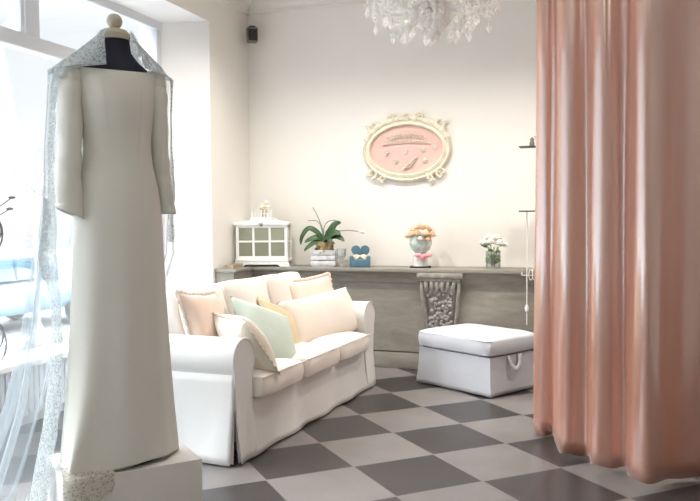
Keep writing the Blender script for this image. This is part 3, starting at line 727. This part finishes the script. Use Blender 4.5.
# ------------------------------------------------------------------ throw pillows
def pillow(w, h, t, seed, pinch=.10, wr=.006, n=22):
    bm = BM()
    def P(u, v, s):
        e = (max(0, 1-abs(u)**2.4)*max(0, 1-abs(v)**2.4))**.5
        x = u*w/2*(1-pinch*(1-v*v)*abs(u)**3); z = v*h/2*(1-pinch*(1-u*u)*abs(v)**3)
        y = s*t/2*e
        p = Vector((x, y, z)); return p+noise.noise_vector(p*9+Vector((seed, s*2, 0)))*wr*min(1, e*3)
    for s in (-1, 1):
        grid(bm, [[P(-1+2*i/n, -1+2*j/n, s) for i in range(n+1)] for j in range(n+1)])
    bmesh.ops.remove_doubles(bm, verts=bm.verts, dist=1e-4); return bm
def ruffle(w, h, d, seed, pinch=.1):
    bm = BM(); path = []
    N = 46
    for side in range(4):
        for k in range(N):
            s = -1+2*k/N
            path.append([(s, -1), (1, s), (-s, 1), (-1, -s)][side])
    rows = [[], []]
    for k, (u, v) in enumerate(path):
        x = u*w/2*(1-pinch*(1-v*v)*abs(u)**3); z = v*h/2*(1-pinch*(1-u*u)*abs(v)**3)
        r = Vector((u if abs(u) > .999 else 0, 0, v if abs(v) > .999 else 0)).normalized()
        rows[0].append(Vector((x, 0, z))); rows[1].append(Vector((x, 0, z))+r*d*(.9+.1*math.sin(k*2.1))+Vector((0, .006*math.sin(k*1.35+seed), 0)))
    grid(bm, rows, True); return bm
Ms = Matrix.Translation(SO) @ Matrix.Rotation(SR, 4, 'Z')
def throw(label, size, m, loc, rot, seed, ruf=None, trim=None, pinch=.1, wr=.006):
    """loc, rot in the sofa's frame"""
    t = thing('throw_pillow', label, 'pillow', (0, 0, 0), 0, 'throw pillows on the sofa')
    mt_ = Ms @ Matrix.Translation(loc) @ (Matrix.Rotation(R(rot[2]), 4, 'Z') @ Matrix.Rotation(R(rot[0]), 4, 'X') @ Matrix.Rotation(R(rot[1]), 4, 'Y'))
    t.location = mt_.to_translation(); t.rotation_euler = mt_.to_euler()
    obj('pillow_body', pillow(size[0], size[1], size[2], seed, pinch, wr), m, t)
    if ruf: obj('ruffle', ruffle(size[0], size[1], ruf, seed, pinch), trim or m, t, solid=.003)
    return t
# rot: x tilt (negative leans back towards +y), y roll, z heading
throw('peach square pillow with white lace edging leaning at the near end of the sofa', (.40, .44, .17), 'peach', (.375, .44, .70), (-20, 6, 0), 1, .03, 'lacewhite')
throw('ivory ruched pillow with ruffled edge in front against the near sofa arm', (.38, .40, .20), 'ivory', (.375, .17, .615), (-34, 0, 60), 2, .022, 'ivory')
throw('pale mint green pillow in the middle of the sofa', (.52, .47, .15), 'mint', (.79, .25, .60), (-36, 26, -8), 3)
throw('pale gold satin pillow showing only its edge behind the mint green pillow', (.40, .40, .12), 'gold', (1.15, .33, .59), (-30, 26, 0), 4)
throw('wide cream lumbar pillow leaning along the far half of the sofa seat', (.84, .37, .17), 'cream', (1.73, .26, .61), (-28, -4, -17), 5, pinch=.06)
throw('pale peach ruffled pillow behind the cream pillow at the far sofa corner', (.58, .40, .15), 'peach_light', (1.86, .40, .695), (-20, -2, -16), 6, .03, 'peach_light')

# ------------------------------------------------------------------ ottoman
ot = thing('ottoman', 'white slipcovered square ottoman in front of the mantel', 'ottoman', (-.998, 6.18, 0), R(-32))
w, d = .74, .57
bm = BM(); rows = []
N = 80
def rrect(t, w, d, r=.03):
    per = [(-w/2, -d/2), (w/2, -d/2), (w/2, d/2), (-w/2, d/2)]
    q = t*4; i = int(q) % 4; f = q-int(q); a, b = Vector(per[i]), Vector(per[(i+1) % 4])
    return a*(1-f)+b*f
for i in range(11):
    tt = i/10; z = .30-(.288)*tt; r = []
    for k in range(N):
        p = rrect(k/N, w, d); f = (k/N*4) % 1; corner = max(0, 1-min(f, 1-f)*9)
        g = 1+.02*tt+.045*tt*tt*corner+.008*tt*math.sin(k*.9)
        r.append((p.x*g, p.y*g, z))
    rows.append(r)
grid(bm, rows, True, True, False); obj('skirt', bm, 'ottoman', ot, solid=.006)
bm = BM(); lo_hi(bm, (-w/2+.03, -d/2+.03, .06), (w/2-.03, d/2-.03, .295)); obj('storage_box', bm, 'ottoman', ot, smooth=False)
for x in (-.3, .3):
    for y in (-.22, .22):
        bm = BM(); lathe(bm, [(.018, 0), (.025, .07)], c=(x, y, 0), n=8); obj('foot', bm, 'tray', ot)
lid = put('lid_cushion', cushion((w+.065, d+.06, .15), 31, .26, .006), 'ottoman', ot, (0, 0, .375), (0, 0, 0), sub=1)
for z in (-.052, .050):
    bm = BM(); pts = [(-.35, -.303), (.35, -.303), (.378, -.275), (.378, .275), (.35, .303), (-.35, .303), (-.378, .275), (-.378, -.275), (-.35, -.303)]
    tube(bm, [(p[0]*(1.0), p[1]*1.0, z) for p in pts], .005, 6); obj('piping', bm, 'ottoman', lid)
bm = BM(); rows = []
for k in range(17):
    a = PI*k/16; rows.append([(w/2+.014+.02*math.sin(a)+.004*q, -.02+(.045+.020*q)*math.cos(a), .300-(.085+.020*q)*math.sin(a)) for q in (0, 1, 2)])
grid(bm, rows); obj('pull_loop', bm, 'ottoman', ot, solid=.005)

# ------------------------------------------------------------------ pedestal, dress form, dress, veil
DX, DY, DZ = -1.74, 2.46, .455; DRZ = R(49)
bm = BM(); lo_hi(bm, (-.25, -.185, 0), (.25, .175, DZ), .004)
pd = obj('display_pedestal', bm, 'pedestal', loc=(DX, DY, 0), rot=(0, 0, DRZ+PI)); tag(pd, 'low white box pedestal under the wedding dress', 'pedestal')
FR = DRZ-0   # local x right as seen, y towards the camera -> build with y negated
def dl(p): return (p[0], -p[1], p[2])
fm = thing('dress_form', 'dark navy dress form with a beige neck cap and wooden ball finial', 'mannequin', (DX, DY, DZ), DRZ)
bm = BM(); rows = []
for z, a, b, y in ((.72, .11, .09, 0), (.95, .12, .095, 0), (1.15, .105, .08, 0), (1.32, .118, .095, .0), (1.42, .125, .080, 0), (1.462, .118, .066, -.005), (1.49, .085, .058, -.008), (1.52, .06, .054, -.008), (1.56, .054, .052, -.006), (1.575, .052, .05, -.004)):
    rows.append([dl((a*math.cos(2*PI*k/28), y+b*math.sin(2*PI*k/28), z)) for k in range(28)])
grid(bm, rows, True, True, True); obj('bust', bm, 'navy', fm)
bm = BM(); lathe(bm, [(.054, 1.565), (.056, 1.585), (.045, 1.60), (.016, 1.607), (.014, 1.63), (.0, 1.63)], n=24, c=(0, 0, 0)); obj('neck_cap', bm, 'beige', fm)
bm = BM(); lathe(bm, [(.0, 1.60)]+[(.029*math.sin(R(a)), 1.634-.029*math.cos(R(a))) for a in range(20, 180, 16)]+[(0, 1.663)], n=20); obj('ball_finial', bm, 'knob', fm)
bm = BM(); tube(bm, [(0, 0, .02), (0, 0, .75)], .018, 10); lathe(bm, [(.13, .0), (.13, .015), (.03, .03)], n=20); obj('stand', bm, 'black', fm)
ds = thing('wedding_dress', 'long sleeved off white wedding gown worn by the dress form', 'dress', (DX, DY, DZ), DRZ)
def ring(z, a, b, yc=0, n=72, fold=0, ph=0, xc=0, pw=2.0):
    r = []
    for k in range(n):
        t = 2*PI*k/n; q = 1+fold*1.5*(math.sin(t*9+ph)*.6+math.sin(t*5+1.3+ph)*.5)
        c, s = math.cos(t), math.sin(t)
        r.append(Vector(dl((xc+a*q*math.copysign(abs(c)**(2/pw), c), yc+b*q*math.copysign(abs(s)**(2/pw), s), z))))
    return r
S_ = lambda z: z-DZ
bm = BM()
rows = [ring(S_(z), a, b, y, fold=f) for z, a, b, y, f in ((1.905, .150, .088, .0, 0), (1.885, .15, .098, .003, 0), (1.84, .143, .108, .006, 0), (1.79, .138, .114, .008, 0), (1.74, .132, .110, .006, .002), (1.68, .125, .100, .002, .004), (1.62, .122, .096, 0, .004), (1.56, .128, .100, 0, .004), (1.52, .137, .107, 0, .004))]
for k_, r in enumerate(rows[:2]):
    for v in r: v.z += (.010, .004)[k_]*(v.x/.15)**2-.010
rows_b = rows[:-1]
rows = [ring(S_(z), a, b, y, fold=f, xc=x) for z, a, b, y, f, x in ((1.525, .137, .107, 0, .003, 0), (1.46, .148, .118, 0, .004, 0), (1.36, .162, .128, 0, .006, 0), (1.2, .165, .136, 0, .012, -.004), (1.0, .175, .145, -.0, .017, -.006), (.8, .188, .154, -.003, .021, -.008), (.65, .199, .160, -.005, .023, -.010), (.53, .211, .166, -.005, .026, -.012), (.462, .218, .170, -.005, .028, -.014))]
for k_, r in enumerate(rows[-4:]):
    g_ = (.08, .28, .62, .85)[k_]
    for v in r:
        th_ = math.atan2(-v.y, v.x)-R(143); th_ = (th_+PI) % (2*PI)-PI
        q_ = g_*math.exp(-(th_/.6)**2); v.x += (-.240-v.x)*q_; v.y += (-.170-v.y)*q_
for v in rows[-1]:
    if -v.y > .02: v.z += .010*math.sin(v.x*14+.6)
for r in rows:
    for v in r: v.z = max(v.z, .003)
grid(bm, rows_b+rows, True); obj('gown_body', bm, 'dress', ds, solid=.003, sub=1)
def sleeve(P, rad):
    C = catmull(P, 6); n = len(C); bm = BM(); rows = []
    for i, p in enumerate(C):
        t = i/(n-1); k0 = t*(len(rad)-1); j = min(int(k0), len(rad)-2); f = k0-j
        rx = rad[j][0]*(1-f)+rad[j+1][0]*f; ry = rad[j][1]*(1-f)+rad[j+1][1]*f
        w_ = .0025*math.sin(i*1.3)+.002*math.sin(i*2.9)
        rows.append([Vector(dl((p.x+(rx+w_)*math.cos(2*PI*k/22), p.y+(ry+w_)*math.sin(2*PI*k/22), p.z+.022*math.cos(2*PI*k/22)*(1 if t > .96 else 0)*(-1 if p.x < 0 else 0)))) for k in range(22)])
    vs = grid(bm, rows, True); bm.faces.new(vs[0]); obj('sleeve', bm, 'dress', ds, solid=.004, sub=1)
sleeve([(-.158, .0, S_(1.912)), (-.161, .0, S_(1.87)), (-.166, .005, S_(1.80)), (-.172, .02, S_(1.62)), (-.180, .03, S_(1.50)), (-.180, .045, S_(1.375))], [(.040, .052), (.042, .058), (.042, .060), (.040, .054), (.042, .05), (.047, .045)])
sleeve([(.148, .0, S_(1.912)), (.150, .0, S_(1.87)), (.154, .0, S_(1.80)), (.162, -.015, S_(1.62)), (.176, -.025, S_(1.50)), (.192, -.02, S_(1.375))], [(.036, .050), (.036, .055), (.036, .056), (.034, .05), (.033, .046), (.033, .042)])
for sg in (-1, 1):                                                         # princess seams of the bodice
    bm = BM(); tube(bm, [dl((sg*(.068-.012*k/8), q*1.0+.004, S_(1.83-.29*k/8))) for k, q in enumerate((.103, .104, .104, .100, .095, .091, .091, .094, .097))], .0012, 5); obj('seam', bm, 'dress', ds)
# lace border of the hem hanging over the front edge of the pedestal
bm = BM(); rows = []
for i in range(18):
    t = i/17; r = []
    for j in range(21):
        q = j/20; x = -.246+.17*q
        drop_ = (.05+.11*(1-q)**.8)*(1+.12*math.sin(q*22))
        if t < .35: u = t/.35; y, z = .13+.055*u, .020-.014*u+.02*(1-u)*(1-q)
        else: u = (t-.35)/.65; y, z = .187+.006*math.sin(q*11)*u, .006-drop_*u
        r.append(dl((x-.012*t*(1-q), y, z)))
    rows.append(r)
grid(bm, rows); obj('lace_hem', bm, 'lace_cream', ds)

vl = thing('bridal_veil', 'sheer white tulle veil with lace collar hanging behind the wedding dress', 'veil', (DX, DY, 0), DRZ)
VR = [  # z, then L, LB, B, RB, R as (x, y)
 (2.050, (-.040, .052), (-.052, -.01), (0, -.058), (.052, -.01), (.046, .050)),
 (2.030, (-.050, .066), (-.066, -.01), (0, -.068), (.066, -.01), (.056, .064)),
 (1.995, (-.056, .080), (-.105, .00), (0, -.085), (.098, .00), (.062, .076)),
 (1.960, (-.056, .092), (-.145, .00), (0, -.10), (.135, .00), (.072, .086)),
 (1.930, (-.058, .104), (-.185, .00), (0, -.115), (.172, .00), (.074, .098)),
 (1.905, (-.060, .118), (-.215, .00), (0, -.125), (.196, -.01), (.080, .108)),
 (1.890, (-.195, .072), (-.228, -.02), (0, -.135), (.205, -.03), (.192, .050)),
 (1.840, (-.212, .03), (-.222, -.05), (0, -.15), (.208, -.06), (.205, .015)),
 (1.75, (-.214, -.03), (-.222, -.08), (0, -.17), (.208, -.08), (.210, -.01)),
 (1.62, (-.216, -.06), (-.228, -.12), (0, -.20), (.205, -.10), (.215, -.02)),
 (1.48, (-.218, -.06), (-.230, -.15), (-.02, -.24), (.200, -.12), (.228, -.04)),
 (1.35, (-.215, -.05), (-.238, -.19), (-.03, -.28), (.19, -.15), (.222, -.05)),
 (1.22, (-.222, -.02), (-.255, -.25), (-.04, -.33), (.18, -.18), (.235, -.07)),
 (1.08, (-.215, .00), (-.265, -.32), (-.05, -.39), (.15, -.23), (.205, -.12)),
 (.93, (-.215, .02), (-.28, -.40), (-.06, -.48), (.13, -.28), (.18, -.16)),
 (.75, (-.225, .03), (-.305, -.49), (-.08, -.56), (.11, -.34), (.17, -.19)),
 (.58, (-.245, .03), (-.335, -.57), (-.10, -.64), (.10, -.40), (.16, -.22)),
 (.42, (-.272, .03), (-.375, -.66), (-.12, -.72), (.09, -.46), (.15, -.25)),
 (.25, (-.290, .03), (-.43, -.74), (-.14, -.80), (.08, -.50), (.14, -.27)),
 (.10, (-.310, .04), (-.49, -.82), (-.16, -.88), (.07, -.54), (.14, -.29)),
 (.012, (-.34, .05), (-.55, -.90), (-.18, -.95), (.06, -.58), (.14, -.31))]
NS = 96
vrows = []
for z, *pts in VR:
    C = catmull([(p[0], p[1], z) for p in pts], NS//4)
    amp = .004+.034*max(0, (1.6-z)/1.6)
    row = []
    for j, p in enumerate(C):
        s = j/NS; e = min(1, s*10, (1-s)*10)
        nrm = Vector((p.x+.05, p.y+.25, 0)); nrm = nrm.normalized() if nrm.length > 1e-4 else Vector((0, -1, 0))
        q = p+nrm*amp*e*(math.sin(s*62)+.5*math.sin(s*101+1))
        row.append(Vector(dl(q)))
    vrows.append(row)
# refine down the length
fine = []
for i in range(len(vrows)-1):
    for k in range(3):
        t = k/3
        fine.append([vrows[i][j].lerp(vrows[i+1][j], t) for j in range(NS+1)])
fine.append(vrows[-1]); ci = 18
def scal(rows, d): return rows
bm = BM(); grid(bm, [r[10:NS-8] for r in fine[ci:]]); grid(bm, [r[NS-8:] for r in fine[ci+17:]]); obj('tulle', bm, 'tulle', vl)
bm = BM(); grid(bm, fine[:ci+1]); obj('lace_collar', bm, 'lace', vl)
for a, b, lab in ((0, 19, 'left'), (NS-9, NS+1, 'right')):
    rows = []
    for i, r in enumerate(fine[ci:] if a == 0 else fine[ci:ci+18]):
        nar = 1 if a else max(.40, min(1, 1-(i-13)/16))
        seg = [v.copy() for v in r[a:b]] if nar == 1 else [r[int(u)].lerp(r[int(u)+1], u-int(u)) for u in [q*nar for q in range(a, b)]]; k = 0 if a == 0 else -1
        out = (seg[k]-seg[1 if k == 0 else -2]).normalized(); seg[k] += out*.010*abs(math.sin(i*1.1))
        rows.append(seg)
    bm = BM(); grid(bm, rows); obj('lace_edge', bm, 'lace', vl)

# ------------------------------------------------------------------ curtain
cu = thing('satin_curtain', 'tall blush pink satin curtain hanging in deep folds on the right', 'curtain', (0, 0, 0))
CP = [(-.33, 5.01), (-.385, 4.975), (-.425, 4.91), (-.427, 4.85), (-.395, 4.81), (-.355, 4.80), (-.322, 4.81), (-.300, 4.77), (-.288, 4.66), (-.274, 4.53), (-.248, 4.455), (-.20, 4.435), (-.150, 4.455), (-.112, 4.45), (-.096, 4.39), (-.081, 4.315), (-.048, 4.275), (.01, 4.275), (.063, 4.305), (.094, 4.285), (.106, 4.205), (.128, 4.12), (.172, 4.08), (.23, 4.10), (.30, 4.165), (.38, 4.225), (.47, 4.25), (.55, 4.21), (.63, 4.13), (.72, 4.15), (.82, 4.24), (.95, 4.15), (1.05, 4.16), (1.2, 4.25)]
path = [Vector((p.x, p.y)) for p in catmull([(a, b, 0) for a, b in CP], 7)]
cen = [sum((path[max(0, min(len(path)-1, i+k))] for k in range(-20, 21)), Vector((0, 0)))/41 for i in range(len(path))]
bm = BM(); rows = []
for i in range(41):
    t = i/40; z = .018+(3.44-.018)*t
    k = 1-.12*t
    r = []
    for j, p in enumerate(path):
        q = cen[j].lerp(p, k) if j > 6 else p
        q = q+Vector((.006*math.sin(j*.21+z*1.7), .006*math.cos(j*.17+z*1.3)))*(1-t*.5)
        r.append((q.x, q.y, z+(.006*math.sin(j*.35) if i == 0 else 0)))
    rows.append(r)
grid(bm, rows); cdrop = obj('curtain_drop', bm, 'satin', cu, solid=.003, angle=80)
bm = BM(); tube(bm, catmull([(c.x, c.y, 3.46) for c in cen[::14]], 4), .014, 10); obj('curtain_rail', bm, 'metalw', cu)

# ------------------------------------------------------------------ chandelier
ch = thing('crystal_chandelier', 'crystal chandelier with glass arms and drops hanging from the ceiling', 'chandelier', (-.985, 4.475, 0))
bm = BM(); tube(bm, [(0, 0, 2.62), (0, 0, ZC-.03)], .010, 10); lathe(bm, [(.0, ZC-.06), (.05, ZC-.05), (.07, ZC-.002), (0, ZC-.001)], n=20); obj('stem', bm, 'brass', ch)
bm = BM(); lathe(bm, [(0, 2.56), (.03, 2.565), (.045, 2.59), (.03, 2.62), (.02, 2.66), (.035, 2.70), (.05, 2.74), (.02, 2.80), (.02, 2.95), (0, 2.96)], n=20); obj('hub', bm, 'brass', ch)
bm = BM(); lathe(bm, [(.03, 2.575), (.09, 2.59), (.13, 2.63), (.14, 2.65), (.135, 2.65), (.085, 2.60), (.03, 2.585)], n=24); obj('glass_bowl', bm, 'crystal', ch)
def drop(bm, c, h, w):
    n = 6; top = bm.verts.new((c[0], c[1], c[2])); bot = bm.verts.new((c[0], c[1], c[2]-h))
    mid = [bm.verts.new((c[0]+w*math.cos(2*PI*k/n), c[1]+w*math.sin(2*PI*k/n), c[2]-h*.62)) for k in range(n)]
    for k in range(n): bm.faces.new((top, mid[k], mid[(k+1) % n])); bm.faces.new((bot, mid[(k+1) % n], mid[k]))
def beads(bm, P, r):
    for p in P:
        bmesh.ops.create_icosphere(bm, subdivisions=1, radius=r, matrix=Matrix.Translation(p))
NA = 8; RA = .33
for k in range(NA):
    a = 2*PI*k/NA+.25; ca, sa = math.cos(a), math.sin(a)
    def P(r, z): return (r*ca, r*sa, z)
    bm = BM(); tube(bm, catmull([P(.03, 2.66), P(.10, 2.585), P(.19, 2.545), P(.27, 2.56), P(RA, 2.61), P(RA+.005, 2.66)], 6), .011, 8); ar = obj('arm', bm, 'crystal', ch)
    bm = BM(); lathe(bm, [(.012, 2.65), (.045, 2.665), (.06, 2.685), (.055, 2.685), (.014, 2.672)], c=P(RA, 0), n=14); obj('drip_pan', bm, 'crystal', ar)
    bm = BM(); lathe(bm, [(.013, 2.67), (.013, 2.77), (.0, 2.772)], c=P(RA, 0), n=10); lathe(bm, [(.008, 2.77), (.016, 2.80), (.0, 2.85)], c=P(RA, 0), n=10); obj('candle_bulb', bm, 'candle', ar)
    bm = BM()
    for j in range(6): 
        b_ = 2*PI*j/6; x, y = RA*ca+.052*math.cos(b_), RA*sa+.052*math.sin(b_)
        beads(bm, [(x, y, 2.675-.02*q) for q in range(4)], .009); drop(bm, (x, y, 2.60), .075, .017)
    beads(bm, [(RA*ca, RA*sa, 2.60-.022*j) for j in range(5)], .010); drop(bm, (RA*ca, RA*sa, 2.50), .075, .016)
    for j in range(5):
        x, y = .20*ca+.035*math.cos(j*1.26), .20*sa+.035*math.sin(j*1.26); zt = 2.54-.012*j
        beads(bm, [(x, y, zt), (x, y, zt-.02)], .009); drop(bm, (x, y, zt-.028), .078, .017)
    obj('arm_drops', bm, 'crystal', ar)
    bm = BM()                                                              # bead swag to the next arm and the crown
    a2 = a+2*PI/NA
    for j in range(1, 9):
        t = j/9; beads(bm, [Vector((RA*ca, RA*sa, 2.665)).lerp(Vector((RA*math.cos(a2), RA*math.sin(a2), 2.665)), t)+Vector((0, 0, -.09*4*t*(1-t)))], .010)
    obj('bead_swag', bm, 'crystal', ch); bm = BM()
    for j in range(1, 12):
        t = j/12; beads(bm, [Vector((.02*ca, .02*sa, 2.93)).lerp(Vector((RA*ca, RA*sa, 2.68)), t)+Vector((0, 0, -.08*4*t*(1-t)))], .009)
    obj('crown_chain', bm, 'crystal', ch)
rr = random.Random(4)
for ringr, nn, z, h in ((.135, 14, 2.635, .085), (.10, 10, 2.585, .085), (.06, 8, 2.54, .08), (.03, 4, 2.49, .075)):
    for k in range(nn):
        a = 2*PI*k/nn+rr.random()*.2; x, y = ringr*math.cos(a), ringr*math.sin(a); bm = BM()
        beads(bm, [(x, y, z), (x, y, z-.02)], .010); drop(bm, (x, y, z-.026), h, .021); obj('crystal_drop', bm, 'crystal', ch, smooth=False)
bm = BM(); beads(bm, [(0, 0, 2.50), (0, 0, 2.475)], .012); drop(bm, (0, 0, 2.455), .075, .022); obj('crystal_drop', bm, 'crystal', ch, smooth=False)

# ------------------------------------------------------------------ light
SKY0, SKY1 = 1.18, 18.5
w = bpy.data.worlds.new('sky'); S.world = w; w.use_nodes = True
bg = w.node_tree.nodes['Background']; nt = w.node_tree
tc = nt.nodes.new('ShaderNodeTexCoord'); sx = nt.nodes.new('ShaderNodeSeparateXYZ'); cr_ = nt.nodes.new('ShaderNodeMapRange')
nt.links.new(tc.outputs['Generated'], sx.inputs[0]); nt.links.new(sx.outputs['Z'], cr_.inputs['Value'])
cr_.interpolation_type = 'SMOOTHSTEP'
cr_.inputs['From Min'].default_value = .22; cr_.inputs['From Max'].default_value = .75
cr_.inputs['To Min'].default_value = SKY0; cr_.inputs['To Max'].default_value = SKY1
nt.links.new(cr_.outputs[0], bg.inputs[1]); bg.inputs[0].default_value = (.90, .95, 1, 1)
def area(name, loc, rot, sx, sy, power, col, portal=False):
    l = bpy.data.lights.new(name, 'AREA'); l.shape = 'RECTANGLE'; l.size = sx; l.size_y = sy; l.energy = power; l.color = col
    o = bpy.data.objects.new(name, l); COL.objects.link(o); o.location = loc; o.rotation_euler = rot
    if portal: l.cycles.is_portal = True
    return o
area('window_portal', (XW-.10, (WY0+WY1)/2, (WZ0+WZ1)/2), (0, R(-90), 0), WZ1-WZ0, WY1-WY0, 1, (1, 1, 1), True)
# unseen warm fill lights added under the ceiling near the camera
for k, (x, y) in enumerate(((-.6, 1.0), (1.4, 1.2))):
    area('overhead_fill_light', (x, y, ZC-.06), (0, 0, 0), .6, .6, 6, (1, .84, .68))
# recessed ceiling downlights along the back of the room (above the picture)
def spot(loc, power, col, ang=136, blend=.9, r=.06):
    l = bpy.data.lights.new('downlight_lamp', 'SPOT'); l.energy = power; l.color = col; l.spot_size = R(ang); l.spot_blend = blend; l.shadow_soft_size = r
    o = bpy.data.objects.new('downlight_lamp', l); COL.objects.link(o); o.location = loc
for x, y in ((-2.55, 5.5), (-1.5, 5.5), (-.4, 5.55), (.8, 5.55)):
    spot((x, y, ZC-.05), 96, (1, .935, .86))

# ------------------------------------------------------------------ camera
f, pt, ro, yaw, hc = 770.0, .041, -.008, .3241, 1.351
c, s = math.cos(pt), math.sin(pt); R1 = Matrix(((1, 0, 0), (0, c, -s), (0, s, c)))
c, s = math.cos(ro), math.sin(ro); R2 = Matrix(((c, 0, s), (0, 1, 0), (-s, 0, c)))
V = (R2 @ R1).transposed()
V = Matrix.Rotation(yaw, 3, 'Z') @ V
cam = bpy.data.cameras.new('camera'); co = bpy.data.objects.new('camera', cam); COL.objects.link(co)
rgt, fwd, up = V.col[0], V.col[1], V.col[2]
m3 = Matrix((rgt, up, -fwd)).transposed()
co.matrix_world = Matrix.Translation((0, 0, hc)) @ m3.to_4x4()
cam.sensor_width = 36; cam.lens = f/700*36; cam.clip_start = .05
S.camera = co
S.view_settings.view_transform = 'Standard'; S.view_settings.look = 'None'; S.view_settings.gamma = 1; S.view_settings.use_curve_mapping = False
S.view_settings.exposure = 0.47
